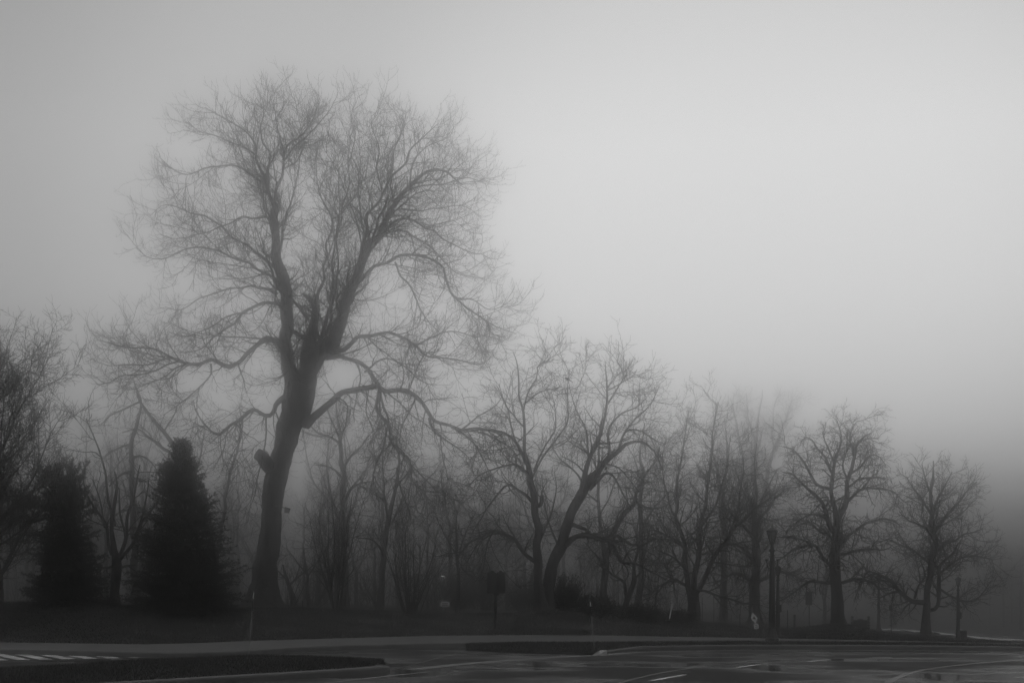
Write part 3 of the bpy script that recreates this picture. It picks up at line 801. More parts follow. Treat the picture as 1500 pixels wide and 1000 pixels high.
def traced_tree(name, label, px, Y, trunk, limbs, seed, group=None, twig=1.0, droop=(-.05, .15), L1=(.7, 2.), L2=(.35, 1.), L3=(.2, .5), rmin=.0085, k_t=14, amount=.5, extra_limbs=.3, h=.5, d1=1.9, XL=(1.2, 2.8)):
    rng = np.random.default_rng(seed)
    b = at(px, Y)
    tl = [wobble(rng, *traced(t, Y), .06) for t in trunk]
    ll = [wobble(rng, *traced(t, Y), .09) for t in limbs]
    PP, RR = pad(ll + tl[1:], 30)
    if extra_limbs:
        g, gr = grow(rng, PP, RR, dens=extra_limbs, t0=.1, L=XL, shape=lambda t: 1.1 - .5 * t, ang=(50, 14), K=30, trop=(droop[0] * .3, droop[1] * .3), wig=.045, rr=.5, rmin=.016, rcap=.06)
        PP, RR = cat(PP, g), cat(RR, gr)
        gl = [(g, gr, 5)]
    else: gl = []
    c1, r1 = grow(rng, PP, RR, dens=d1 * 1.25 * twig, t0=.1, L=L1, shape=lambda t: 1.15 - .5 * t, ang=(46, 14), K=7, trop=droop, wig=.16, rr=.5, rmin=.011, rcap=.04)
    c2, r2 = grow(rng, c1, r1, dens=4.6 * twig, t0=.12, L=L2, ang=(42, 12), K=5, trop=droop, wig=.15, rr=.6, rmin=rmin, rcap=.018)
    c3, r3 = grow(rng, c2, r2, dens=4.8 * twig, t0=.2, L=L3, ang=(40, 12), K=4, trop=(0, droop[1] * 1.5), wig=.12, rr=.65, rmin=rmin * .85, rcap=.012)
    return finish_tree(name, b, label, group, tl, ll, gl + [(c1, r1, 4), (c2, r2, 3), (c3, r3, 3)], dict(amount=amount, h=h), k_t=k_t)
# ------------------------------------------------------------------ the other traced trees
TWY = 60.5
traced_tree('bare_tree', 'upright bare tree in the middle, twin to a leaning trunk, dark sign on its left', 792, TWY,
 [[(794, 900, 0, 22), (791, 880, 0, 16), (788, 850, 0, 13), (787.5, 821, 0, 13), (789, 790, 0, 11.5), (786, 760, 0, 11), (782, 726, 0, 10), (775, 697, 0, 8.5), (770, 679, .1, 7), (767, 656, .2, 5), (767, 625, .3, 4.2), (766, 599, .3, 3.6), (761, 583, .2, 3), (760, 552, .1, 2.4), (757, 530, 0, 1.6), (751, 514, 0, 1)]],
 [[(770, 677, .1, 5), (760, 651, -.3, 4.4), (749, 640, -.6, 3.8), (731, 632, -1, 3), (705, 629, -1.4, 2), (680, 634, -1.8, 1)],
  [(756, 648, -.4, 3), (747, 622, -.1, 2.4), (742, 596, .2, 1.8), (728, 566, .4, 1)],
  [(780, 698, 0, 3.4), (796, 669, .5, 3), (817, 640, 1, 2.6), (830, 614, 1.2, 2.2), (832, 583, 1.3, 1.8), (832.5, 558, 1.3, 1.3), (834, 542, 1.3, .9)],
  [(782, 690, .3, 3), (796, 660, .9, 2.6), (812, 628, 1.5, 2.1), (814, 600, 1.8, 1.5), (808, 575, 2, 1)],
  [(767, 592, .3, 2.6), (786, 578, .8, 2.2), (800, 572, 1.1, 1.8), (824, 566, 1.5, 1)],
  [(767, 600, .3, 2.8), (773, 570, 0, 2.4), (786, 552, -.3, 2), (789, 534, -.5, 1.6), (802, 530, -.8, 1.2), (807, 518, -1, .8)],
  [(767, 625, .3, 2.6), (752, 607, .8, 2.2), (738, 590, 1.2, 1.7), (731, 562, 1.4, .9)],
  [(784, 822, 0, 7), (767, 809, -.4, 6), (757, 791, -.7, 5.4), (741, 781, -1, 4.8), (724, 776, -1.4, 4), (701, 783, -1.8, 3), (685, 796, -2, 2.2), (668, 820, -2.2, 1)],
  [(741, 781, -1, 3), (722, 784, -.7, 2.6), (700, 800, -.4, 2), (684, 826, -.2, 1.2)],
  [(724, 776, -1.4, 2.4), (714, 800, -1.5, 1.9), (708, 836, -1.6, 1)],
  [(782, 738, 0, 5.4), (768, 723, .4, 4.6), (759, 718, .6, 4), (744, 711, .9, 3.4), (726, 730, 1.3, 2.6), (707, 752, 1.6, 1.8), (690, 784, 1.8, 1)],
  [(775, 695, 0, 4.6), (762, 684, -.4, 4), (754, 679, -.6, 3.6), (731, 687, -1, 2.6), (705, 697, -1.5, 1.8), (684, 716, -1.8, 1)],
  [(789, 795, .2, 4), (800, 772, .8, 3.4), (808, 748, 1.3, 2.6), (815, 716, 1.7, 1.6), (812, 690, 1.9, .9)],
  [(788, 740, 0, 7), (792, 735, .05, 6), (794, 728, .05, 4)]], 21, L1=(.6, 1.7), d1=1.9, extra_limbs=.45)

traced_tree('bare_tree', 'leaning bare tree whose forked trunk slants right beside the upright twin', 801, TWY + .4,
 [[(800, 900, 0, 24), (801, 880, 0, 19), (804, 850, 0, 17), (811, 825, 0, 17.5), (818, 803, 0, 17.5), (826, 783, 0, 15.5), (834, 764, 0, 14), (842, 745, 0, 14.5), (851, 730, 0, 14), (862, 712, 0, 12), (870, 697, .1, 10), (884, 677, .2, 8.5), (902, 664, .3, 7), (916, 651, .5, 5.4), (934, 646, .7, 4.2), (949, 653, .9, 3.2), (962, 667, 1, 2.2), (968, 690, 1.1, 1.2)]],
 [[(850, 731, 0, 10), (856, 705, -.3, 8), (860, 680, -.5, 6.6), (866, 660, -.7, 6), (873, 646, -.8, 5.4), (879, 630, -1, 4.8), (886, 604, -1.2, 3.8), (890, 583, -1.3, 3), (888, 552, -1.4, 2), (887, 528, -1.4, 1)],
  [(862, 668, -.5, 3.4), (856, 630, -.1, 2.8), (847, 612, .1, 2.2), (840, 591, .3, 1.5), (834, 566, .4, .8)],
  [(886, 600, -1.2, 2.6), (897, 578, -1.5, 2.2), (908, 560, -1.7, 1.6), (920, 542, -1.9, .9)],
  [(889, 572, -1.3, 2), (902, 566, -1.1, 1.7), (926, 552, -.8, 1), (932, 542, -.7, .7)],
  [(884, 680, .2, 5), (892, 664, .6, 4.4), (892, 635, 1, 3.8), (896, 619, 1.2, 3.2), (910, 604, 1.5, 2.6), (931, 596, 1.8, 1.8), (948, 580, 2, 1)],
  [(905, 661, .3, 4.4), (913, 635, -.2, 3.6), (923, 629, -.4, 3), (941, 632, -.8, 2.4), (957, 643, -1.1, 1.7), (976, 650, -1.4, 1)],
  [(915, 634, -.2, 2.8), (934, 610, -.6, 2.2), (954, 590, -.9, 1.6), (966, 566, -1.1, .9)],
  [(864, 716, 0, 6), (877, 705, -.6, 5), (888, 694, -1, 4.2), (900, 700, -1.4, 3), (912, 722, -1.8, 2.2), (924, 744, -2.1, 1.2)],
  [(884, 678, .2, 3), (900, 684, .8, 2.6), (918, 698, 1.4, 2), (934, 722, 1.8, 1.1)],
  [(829, 797, 0, 10), (842, 787, -.5, 8), (860, 784, -.9, 7.4), (883, 788, -1.4, 6.6), (896, 796, -1.7, 6), (904, 811, -1.9, 5), (912, 825, -2, 4.6), (931, 825, -2.4, 3.6), (952, 834, -2.8, 2.6), (976, 850, -3.2, 1.4)],
  [(839, 768, 0, 6.4), (855, 776, .5, 5.6), (873, 786, .9, 5), (893, 788, 1.3, 4.6), (919, 794, 1.8, 4), (942, 799, 2.2, 3), (962, 790, 2.6, 2), (990, 792, 3, 1)],
  [(912, 825, -2, 3), (920, 808, -2.3, 2.4), (940, 802, -2.6, 1.8), (960, 812, -2.9, 1)],
  [(857, 722, 0, 3.6), (850, 700, .9, 3), (836, 684, 1.6, 2.4), (820, 672, 2.2, 1.8), (806, 652, 2.6, 1)],
  [(819, 800, .2, 3.6), (808, 780, .8, 3), (800, 752, 1.4, 2.2), (796, 724, 1.8, 1.2)]], 22, L1=(.6, 1.9), d1=2., extra_limbs=.5)

traced_tree('bare_tree', 'dark two-stemmed bare tree behind the long low bough of the leaning tree', 888, 74,
 [[(889, 897, 0, 14), (887, 880, 0, 11), (884, 862, 0, 10), (886, 832, 0, 10), (888, 812, 0, 9.5), (883, 792, 0, 6), (880, 772, 0, 5), (878, 744, 0, 4.6), (878, 700, 0, 3.8), (876, 660, 0, 2.4), (880, 620, 0, 1.2)],
  [(888, 815, 0, 8), (894, 800, .2, 7.5), (901, 777, .4, 7), (914, 748, .6, 7.5), (930, 733, .8, 6), (936, 715, 1, 4), (950, 690, 1.2, 2.4), (966, 668, 1.4, 1.2)]],
 [[(930, 734, .8, 4), (950, 742, .3, 3), (974, 740, -.2, 2.4), (1000, 722, -.6, 1.2)], [(912, 756, .6, 3), (930, 742, 1.2, 2.4), (946, 728, 1.7, 1.4)],
  [(878, 738, 0, 3), (866, 726, -.7, 2.4), (850, 716, -1.2, 1.4)], [(879, 752, 0, 2.8), (896, 720, .8, 2.2), (910, 690, 1.3, 1.2)],
  [(878, 700, 0, 2.4), (866, 670, .7, 1.8), (852, 650, 1.1, 1)]], 23, extra_limbs=.5, L1=(.7, 1.8), d1=1.6)

traced_tree('bare_tree', 'small crooked Y-forked tree rising out of the low dark shrubs', 916, 68,
 [[(915, 905, 0, 10), (916, 890, 0, 8), (919, 877, 0, 7.5), (925, 861, 0, 6.4), (929, 846, 0, 6.4), (930, 830, 0, 5), (934, 806, 0, 3.6), (932, 780, 0, 2.4), (938, 750, 0, 1.2)]],
 [[(918, 876, 0, 5), (914, 852, -.3, 4.4), (904, 845, -.6, 3.6), (892, 838, -.9, 3.2), (873, 814, -1.3, 2.4), (857, 792, -1.7, 1.2)],
  [(928, 850, 0, 4), (940, 830, .6, 3), (950, 800, 1.1, 2), (954, 770, 1.4, 1.1)], [(930, 832, 0, 3), (918, 806, .4, 2.4), (912, 776, .7, 1.4)]], 24, extra_limbs=.4, L1=(.5, 1.4), k_t=10)

traced_tree('bare_tree', 'straight pole-like trunk just right of the crooked Y-forked tree', 935, 84,
 [[(935, 900, 0, 13), (936, 880, 0, 10), (938, 830, 0, 8), (939, 780, 0, 7), (939, 740, 0, 6), (941, 700, 0, 4.4), (938, 660, 0, 3), (944, 620, 0, 1.4)]],
 [[(940, 872, 0, 3.6), (955, 870, -.7, 3), (963, 862, -1, 2.6), (970, 856, -1.3, 2), (990, 852, -1.8, 1.1)], [(940, 770, 0, 3), (960, 742, .8, 2.2), (984, 716, 1.6, 1.2)],
  [(939, 745, 0, 3), (922, 716, .8, 2.2), (906, 690, 1.6, 1.2)], [(940, 705, 0, 2.4), (958, 676, -.7, 1.8), (972, 640, -1.2, 1)], [(939, 720, 0, 2.4), (930, 680, 1, 1.8), (916, 650, 1.7, 1)]], 25, extra_limbs=.6, L1=(.7, 1.8), k_t=10)

traced_tree('bare_tree', 'wide vase-shaped bare tree splitting low into three stems, left of the ornate lamp', 1015, 70,
 [[(1015, 920, 0, 22), (1015, 900, 0, 17), (1015, 880, 0, 16), (1014, 866, 0, 17)], [(1010, 868, 0, 8), (1007, 855, -.1, 7.5), (1006, 828, -.3, 7), (1002, 799, -.5, 6.4), (996, 773, -.7, 5), (990, 740, -.9, 4), (992, 700, -1, 3), (1002, 650, -1.2, 2), (1008, 600, -1.2, 1)],
  [(1016, 868, 0, 9), (1019, 835, .3, 7.5), (1023, 806, .5, 6.6), (1027, 773, .7, 5.6), (1034, 730, .9, 4.6), (1040, 690, 1, 3.6), (1044, 640, 1.1, 2.4), (1052, 590, 1.2, 1)],
  [(1020, 868, 0, 8), (1026, 858, .1, 7.5), (1037, 834, 0, 6.6), (1054, 799, -.3, 5.6), (1076, 777, -.6, 4.4), (1100, 751, -1, 3.2), (1126, 727, -1.4, 2), (1142, 716, -1.6, 1)]],
 [[(1005, 857, 0, 5), (988, 850, -.6, 4.4), (973, 854, -1, 3.4), (960, 868, -1.4, 1.4)], [(1026, 864, 0, 4), (1054, 874, -.8, 3.4), (1083, 879, -1.4, 2.6), (1112, 885, -2, 1.2)],
  [(1002, 800, -.5, 4), (984, 786, .3, 3.4), (962, 776, 1, 2.4), (944, 780, 1.5, 1.2)], [(1054, 799, -.3, 3.4), (1074, 796, .4, 2.6), (1104, 790, 1, 1.4)],
  [(1028, 770, .7, 3.4), (1048, 736, 1.4, 2.6), (1062, 690, 2, 1.6), (1070, 640, 2.4, .9)], [(1008, 838, -.3, 3.4), (990, 818, -1, 2.8), (964, 806, -1.7, 1.6)],
  [(1066, 786, -.4, 3.4), (1078, 756, -1.2, 2.6), (1086, 712, -1.8, 1.8), (1088, 670, -2.2, 1)], [(996, 770, -.7, 3), (978, 730, -.1, 2.4), (970, 680, .5, 1.6), (976, 640, .9, .9)]], 26, extra_limbs=1.5, L1=(.5, 1.5), L2=(.25, .7), d1=2.9, XL=(1., 2.4))

UY = 66
traced_tree('bare_tree', 'tall bare tree standing on a small mound, right of the ornate lamp and two signposts', 1228, UY,
 [[(1229, 926, 0, 26), (1228, 912, 0, 19), (1227.5, 895, 0, 17.5), (1227, 870, 0, 16.5), (1226.5, 840, 0, 16), (1226, 812, 0, 14.5), (1225, 785, 0, 13.5), (1226, 768, 0, 11), (1229, 752, .1, 9.5), (1238, 736, .3, 8), (1241, 714, .4, 6.4), (1245.5, 692, .5, 5.4), (1249, 670, .6, 4.4), (1254, 650, .7, 3.4), (1264, 640, .9, 2.4), (1276, 634, 1.1, 1.2)],
  [(1225, 772, 0, 9), (1224, 745, -.1, 7), (1221, 718, -.2, 6), (1220, 692, -.3, 5.2), (1223, 677, -.4, 4), (1229, 656, -.5, 3), (1230, 632, -.6, 2), (1226, 614, -.6, 1)]],
 [[(1239, 736, .3, 5), (1255, 725, -.3, 4.4), (1269, 716, -.8, 3.8), (1286, 716, -1.2, 3), (1306, 720, -1.7, 2.2), (1324, 734, -2.1, 1.2)],
  [(1244, 712, .4, 4), (1260, 703, 1, 3.4), (1277, 698, 1.6, 2.6), (1298, 702, 2.2, 1.3)], [(1245, 694, .5, 4), (1260, 683, .1, 3.2), (1273, 666, -.3, 2.6), (1288, 668, -.7, 1.8), (1298, 682, -1, 1)],
  [(1247, 684, .5, 3.4), (1254, 660, 1.1, 2.8), (1266, 645, 1.6, 2), (1286, 640, 2.2, 1.1)], [(1250, 668, .6, 3), (1244, 640, .2, 2.4), (1250, 624, 0, 1.6), (1256, 617, -.2, .9)],
  [(1243, 706, .4, 3), (1236, 684, 1, 2.6), (1238, 660, 1.5, 2), (1242, 630, 1.9, 1.1)],
  [(1220, 778, 0, 8), (1209, 756, -.4, 7), (1200, 734, -.8, 5.6), (1189, 720, -1.2, 4.6), (1174, 705, -1.6, 3.4), (1163, 694, -1.9, 2.4), (1150, 691, -2.2, 1.3)],
  [(1219, 717, -.2, 5), (1198, 709, .3, 4.2), (1185, 692, .7, 3.6), (1174, 672, 1, 3), (1161, 659, 1.3, 2.2), (1146, 654, 1.6, 1.2)],
  [(1220, 694, -.3, 4), (1213, 679, -.7, 3.6), (1200, 657, -1.1, 2.8), (1191, 644, -1.4, 2.2), (1179, 640, -1.8, 1.2)], [(1222, 680, -.4, 3), (1212, 656, .2, 2.4), (1206, 632, .6, 1.4)],
  [(1234, 853, 0, 5.6), (1257, 848, -.8, 4.6), (1275, 856, -1.4, 3.6), (1290, 863, -1.9, 2.6), (1306, 858, -2.3, 1.3)],
  [(1221, 853, 0, 5), (1202, 852, .7, 4.4), (1182, 854, 1.4, 3.8), (1164, 865, 2, 3), (1145, 878, 2.6, 2), (1124, 882, 3, 1)],
  [(1221, 834, 0, 5), (1206, 815, -.6, 4.6), (1195, 799, -1, 4), (1175, 804, -1.7, 3.4), (1149, 813, -2.5, 2.4), (1128, 826, -3, 1.2)],
  [(1198, 802, -.9, 3.4), (1186, 790, -.4, 3), (1164, 785, .2, 2.4), (1136, 785, .9, 1.2)], [(1232, 798, 0, 5), (1244, 782, .7, 4.4), (1258, 773, 1.3, 4), (1275, 764, 2, 3.2), (1304, 760, 3, 2.2), (1322, 772, 3.5, 1.2)],
  [(1233, 812, 0, 4.4), (1257, 805, -.8, 3.6), (1286, 807, -1.8, 2.4), (1306, 800, -2.4, 1.2)], [(1224, 790, 0, 4.4), (1206, 782, 1, 3.6), (1184, 766, 2, 2.8), (1160, 762, 2.8, 1.4)],
  [(1208, 755, -.4, 4), (1190, 756, -1, 3), (1168, 764, -1.6, 2), (1150, 780, -2, 1)], [(1228, 842, 0, 4), (1226, 815, -1.6, 3.4), (1224, 790, -3, 2.4), (1230, 770, -4, 1.2)], [(1228, 830, 0, 4), (1232, 800, 1.7, 3.4), (1234, 770, 3.2, 2.4), (1240, 750, 4.2, 1.2)]],
 27, L1=(.4, 1.15), L2=(.2, .6), L3=(.12, .34), droop=(-.05, -.02), d1=3.2, extra_limbs=1.3, XL=(.8, 2.0), twig=1.15)

traced_tree('bare_tree', 'bare tree with a J-shaped side stem, farthest right on the lawn beside the litter bin', 1357, 66,
 [[(1356, 935, 0, 15), (1356.5, 920, 0, 12), (1357, 895, 0, 11), (1358.5, 870, 0, 10), (1362, 842, 0, 9), (1365, 815, 0, 8.5), (1367.5, 791, 0, 8), (1366.5, 755, 0, 6.4), (1364, 728, 0, 5), (1366, 700, 0, 3.4), (1368, 675, 0, 1.4)]],
 [[(1354, 882, 0, 8), (1337, 876, -.6, 7), (1319, 866, -1.2, 6), (1304, 849, -1.7, 5), (1286, 841, -2.2, 3.6), (1270, 836, -2.6, 1.6)], [(1322, 868, -1.1, 4), (1306, 868, -.6, 3), (1288, 876, -.2, 1.6)],
  [(1340, 876, -.6, 4), (1346, 858, -1, 3.4), (1356, 842, -1.5, 2.4), (1350, 820, -1.9, 1.3)],
  [(1361, 894, 0, 6.4), (1369, 892, -.1, 6), (1374, 884, -.2, 6), (1375, 866, -.2, 6), (1375.5, 842, -.3, 5), (1380, 823, -.5, 4.4), (1394, 805, -.9, 3), (1410, 790, -1.3, 1.4)],
  [(1366, 757, 0, 4.4), (1355, 733, .6, 3.6), (1338, 715, 1.2, 2.6), (1328, 700, 1.6, 1.3)], [(1368, 780, 0, 5), (1383, 758, -.5, 4.2), (1401, 737, -1, 3.2), (1416, 719, -1.4, 2.2), (1432, 706, -1.8, 1.2)],
  [(1366, 757, 0, 4.4), (1372, 740, .5, 3.6), (1381, 718, 1, 2.6), (1395, 692, 1.6, 1.3)], [(1366, 728, 0, 3.4), (1354, 702, -.6, 2.4), (1348, 680, -1, 1.2)],
  [(1366, 812, 0, 4.4), (1384, 796, 1, 3.6), (1408, 786, 2, 2.6), (1440, 774, 3, 1.3)], [(1375, 840, -.3, 3.6), (1402, 818, .4, 3), (1434, 814, 1.2, 2), (1456, 820, 1.8, 1.1)],
  [(1376, 862, -.2, 3.6), (1400, 876, -.8, 3), (1423, 880, -1.3, 2.4), (1440, 866, -1.7, 1.8), (1452, 850, -2, 1.1)], [(1364, 826, 0, 4), (1344, 808, .8, 3), (1322, 800, 1.6, 2.2), (1302, 790, 2.2, 1.2)],
  [(1367, 790, 0, 4), (1350, 770, -.8, 3), (1332, 760, -1.5, 2), (1318, 748, -2, 1.1)], [(1366, 800, 0, 4), (1368, 776, -1.6, 3), (1374, 750, -3, 2), (1378, 730, -3.6, 1)], [(1362, 850, 0, 4), (1366, 824, 1.6, 3), (1362, 790, 3, 2), (1366, 766, 3.8, 1)]],
 28, L1=(.4, 1.1), L2=(.2, .6), L3=(.12, .34), droop=(.0, .10), d1=3.2, extra_limbs=1.6, XL=(.8, 2.0), twig=1.15)

traced_tree('bare_tree', 'low-branching bare tree in the gap between the two dark evergreens', 168, 57,
 [[(168, 890, 0, 16), (168, 868, 0, 13), (170, 845, 0, 12), (171, 822, 0, 13), (169, 800, 0, 8), (168, 772, 0, 6.6), (168, 746, 0, 5.4), (170, 712, 0, 3.6), (166, 690, 0, 2)]],
 [[(164, 812, 0, 5), (152, 770, -.3, 4.4), (139, 747, -.5, 3.6), (128, 727, -.7, 2.6), (122, 700, -.8, 1.2)], [(174, 818, 0, 6.4), (184, 789, .3, 5.4), (187, 757, .5, 4.4), (197, 715, .7, 3.2), (206, 680, .9, 1.4)],
  [(176, 818, 0, 6.4), (187, 805, -.3, 5.4), (205, 768, -.7, 4.6), (226, 741, -1, 3.4), (240, 726, -1.2, 2), (246, 700, -1.3, 1)], [(168, 770, 0, 4), (160, 728, .4, 3.6), (155, 699, .5, 3.2), (149, 675, .6, 2.8), (145, 660, .6, 2.6), (138, 642, .6, 2.2), (131, 625, .6, 2), (126, 612, .6, 1.6)],
  [(146, 668, .6, 1.8), (138, 664, .4, 1.6), (126, 664, .2, 1.3), (112, 660, 0, .9)], [(138, 644, .6, 1.4), (128, 639, .8, 1.1), (119, 640, .9, .8)],
  [(129, 621, .6, 1.3), (122, 615, .5, 1), (116, 610, .4, .7)], [(128, 619, .6, 1.3), (132, 611, .7, 1), (134, 606, .8, .7)],
  [(164, 829, 0, 4), (154, 830, -.6, 3), (144, 826, -1, 1.6)], [(176, 831, 0, 4.4), (188, 827, -.6, 3.6), (198, 825, -1.1, 1.8)], [(184, 790, .3, 3.4), (178, 750, .8, 2.8), (174, 715, 1.2, 1.4)], [(205, 768, -.7, 3), (214, 730, -.2, 2.2), (218, 700, .2, 1.2)], [(153, 772, -.3, 3), (148, 735, .3, 2.2), (136, 705, .7, 1.2)]],
 29, L1=(.4, 1.), L2=(.2, .55), L3=(.12, .3), d1=1.3, twig=.8)

traced_tree('bare_tree', 'pale misty tree with one upright stem seen through fog right of the great trunk', 505, 88,
 [[(507, 898, 0, 12), (506, 850, 0, 9), (504, 800, 0, 8), (502, 750, 0, 7.4), (502, 700, 0, 7), (499, 655, 0, 6), (497, 630, 0, 4), (492, 600, 0, 2), (494, 580, 0, 1)]],
 [[(499, 650, 0, 4), (484, 640, -.6, 3.4), (466, 634, -1.2, 2.4), (452, 622, -1.7, 1.2)], [(501, 690, 0, 4), (514, 668, .6, 3.4), (528, 654, 1.2, 2.4), (540, 636, 1.7, 1.2)], [(498, 640, 0, 3), (508, 618, .8, 2.4), (516, 596, 1.4, 1.2)], [(502, 700, 0, 4), (484, 684, 1, 3), (462, 680, 2, 1.6)], [(503, 730, 0, 4), (524, 712, -1, 3), (545, 704, -2, 1.6)], [(497, 640, 0, 3), (484, 612, .5, 2), (476, 590, .8, 1)]],
 30, extra_limbs=.5, L1=(.8, 2), d1=1.3, k_t=10)

traced_tree('bare_tree', 'slender grey trunk leaning slightly right between the two bushy multi-stemmed clumps', 557, 80,
 [[(556, 898, 0, 13), (557, 885, 0, 10), (560, 845, 0, 9), (565, 801, 0, 8), (567, 770, 0, 7), (574, 740, 0, 6), (580, 715, 0, 5), (584, 680, 0, 3.6), (582, 640, 0, 2), (586, 610, 0, 1)]],
 [[(564, 812, 0, 4), (550, 800, -.7, 3.4), (538, 790, -1.2, 2.4), (520, 786, -1.8, 1.2)], [(568, 772, 0, 3.6), (582, 750, .8, 3), (592, 720, 1.4, 1.6)], [(568, 765, 0, 4), (564, 730, .7, 3), (562, 690, 1.2, 2), (556, 650, 1.6, 1)], [(580, 715, 0, 3), (598, 690, -.7, 2.2), (612, 670, -1.2, 1.1)]],
 31, extra_limbs=.5, L1=(.8, 2), d1=1.4, k_t=10)

traced_tree('bare_tree', 'heavily leaning faint trunk slanting left above the broad dark spruce', 322, 84,
 [[(322, 890, 0, 14), (316, 830, 0, 10), (304, 760, 0, 8.5), (285, 692, 0, 7.5), (262, 660, 0, 6.5), (232, 624, 0, 6), (214, 602, 0, 5), (203, 580, 0, 3.6), (196, 555, 0, 1.6)]],
 [[(300, 745, 0, 5.6), (258, 672, .8, 5), (236, 654, 1, 4.4), (216, 640, 1.2, 3.8), (200, 630, 1.3, 2.4), (180, 632, 1.5, 1.2)], [(316, 820, 0, 6), (330, 740, -.7, 5), (336, 690, -1, 4), (350, 640, -1.4, 2.6), (352, 600, -1.6, 1.2)], [(240, 632, 0, 2.6), (256, 610, .8, 2), (262, 590, 1.2, 1)], [(285, 692, 0, 3), (296, 660, .8, 2.2), (300, 625, 1.3, 1.1)]],
 32, extra_limbs=.5, L1=(.7, 1.8), d1=1.3, k_t=10)

# ------------------------------------------------------------------ drooping conifer behind
def droop_conifer():
    rng = np.random.default_rng(41); Y = 80
    b = at(197, Y)
    tr = [wobble(rng, *traced([(199, 890, 0, 13), (196, 800, 0, 10), (193, 720, 0, 8), (194, 656, 0, 6), (198, 630, 0, 5), (204, 605, 0, 4), (206, 585, 0, 2.6), (203, 572, 0, 1.2)], Y), .05)]
    li = [traced(t, Y) for t in ([(205, 588, 0, 3.4), (192, 594, -.5, 3), (178, 601, -.9, 2.6), (162, 608, -1.3, 2), (148, 622, -1.6, 1)], [(205, 590, 0, 3), (214, 600, -.4, 2.4), (224, 618, -.8, 1.4)],
        [(194, 650, 0, 3.4), (176, 655, .6, 2.8), (160, 664, 1.1, 2.2), (146, 676, 1.5, 1)], [(194, 670, 0, 4), (208, 668, .6, 3), (224, 680, 1.2, 2), (238, 702, 1.6, 1)], [(193, 690, 0, 4), (176, 696, -.8, 3), (160, 712, -1.5, 1.4)], [(193, 700, 0, 4), (212, 704, -.8, 3), (230, 722, -1.5, 1.4)], [(194, 740, 0, 4), (214, 748, .8, 3), (232, 766, 1.4, 1.4)], [(194, 744, 0, 4), (172, 752, .8, 3), (154, 772, 1.4, 1.4)])]
    PP, RR = pad(li + [tr[0]], 24)
    PP[-1], RR[-1] = (lambda q: (q[0][0], q[1][0]))(pad([(tr[0][0][len(tr[0][0]) * 2 // 5:], tr[0][1][len(tr[0][0]) * 2 // 5:])], 24))
    c1, r1 = grow(rng, PP, RR, dens=4.5, t0=.12, L=(.4, 1.3), ang=(70, 18), K=6, trop=(-.35, -.5), wig=.12, rr=.4, rmin=.008, rcap=.02)
    c2, r2 = grow(rng, c1, r1, dens=5, t0=.1, L=(.2, .5), ang=(45, 15), K=4, trop=(-.3, -.6), wig=.12, rr=.6, rmin=.006, rcap=.01)
    fl = cat(flakes(rng, c1, 10, .11, .03), flakes(rng, c2, 4, .10, .025))
    finish_tree('conifer_tree', b, 'ragged drooping conifer fading in fog above the low-branching tree', None, tr, li, [(c1, r1, 3), (c2, r2, 3)], extra=fl, k_t=10, lm=BARKF, cm=NEEDLE)
droop_conifer()

# ------------------------------------------------------------------ spruces and pine
def spruce(name, label, px, Y, H, Rb, seed, prof=None, dens=62, base_h=.03):
    rng = np.random.default_rng(seed); b = at(px, Y)
    prof = prof or (lambda s: (1 - s) ** .85)
    n = int(H * dens)
    s = np.sort(rng.random(n) ** 1.15) * .97 + base_h * 0
    z = .12 + s * (H - .2)
    ln = Rb * np.array([prof(x) for x in s]) * rng.uniform(.58, 1.15, n) * (1 + .14 * np.sin(s * 34 + seed) + .10 * np.sin(s * 71)) + .12
    az = rng.random(n) * 6.28
    K = 8; P = np.empty((n, K, 3)); P[:, 0] = np.stack([0 * z, 0 * z, z], 1)
    el = np.radians(8 + 48 * s ** 2 - 14 * (1 - s) + rng.normal(0, 8, n))
    d = np.stack([np.cos(az) * np.cos(el), np.sin(az) * np.cos(el), np.sin(el)], 1)
    for k in range(1, K):
        d = d + rng.normal(0, .06, (n, 3)); d[:, 2] += np.where(k < 4, -.07, .10) * (1 - s * .6)
        d = norm(d); P[:, k] = P[:, k - 1] + d * (ln / (K - 1))[:, None]
    P[:, :, 2] = np.maximum(P[:, :, 2], .06)
    R = np.linspace(1, .3, K)[None] * (.012 + .004 * ln[:, None])
    c1, r1 = grow(rng, P, R, dens=7.5, t0=.2, t1=1., L=(.16, .46), shape=lambda t: 1.15 - .6 * t, ang=(48, 10), K=4, trop=(-.05, -.02), wig=.1, rr=.6, rmin=.005, rcap=.01, flat=.5)
    fl = cat(flakes(rng, c1, 16, .11, .032, .6), flakes(rng, P[:, 1:], 40, .13, .035, .65))
    root = empty(name, b, label, 'tree')
    t = MB(); t.tube([[0, 0, -.2], [0, 0, H * .5], [.02, .01, H * .98]], [.05 + H * .018, .04 + H * .008, .012], 10); t.build('trunk', BARK, root, True)
    tube_mesh('crown', [(P, R, 3), (c1, r1, 3)], NEEDLE, root, (0, 0, 0), fl)
    return root
spruce('spruce_tree', 'broad dense dark spruce standing just left of the great trunk', 265, 57, 6.95, 2.4, 51, lambda s: min(1., (1 - s) ** .80 * 1.04) * (.92 if s < .08 else 1), dens=140)
spruce('spruce_tree', 'narrower near-black spruce at far left below the flat-topped pine', 97, 56, 4.5, 1.6, 52, lambda s: max(.36, (1 - s) ** .65), dens=140)

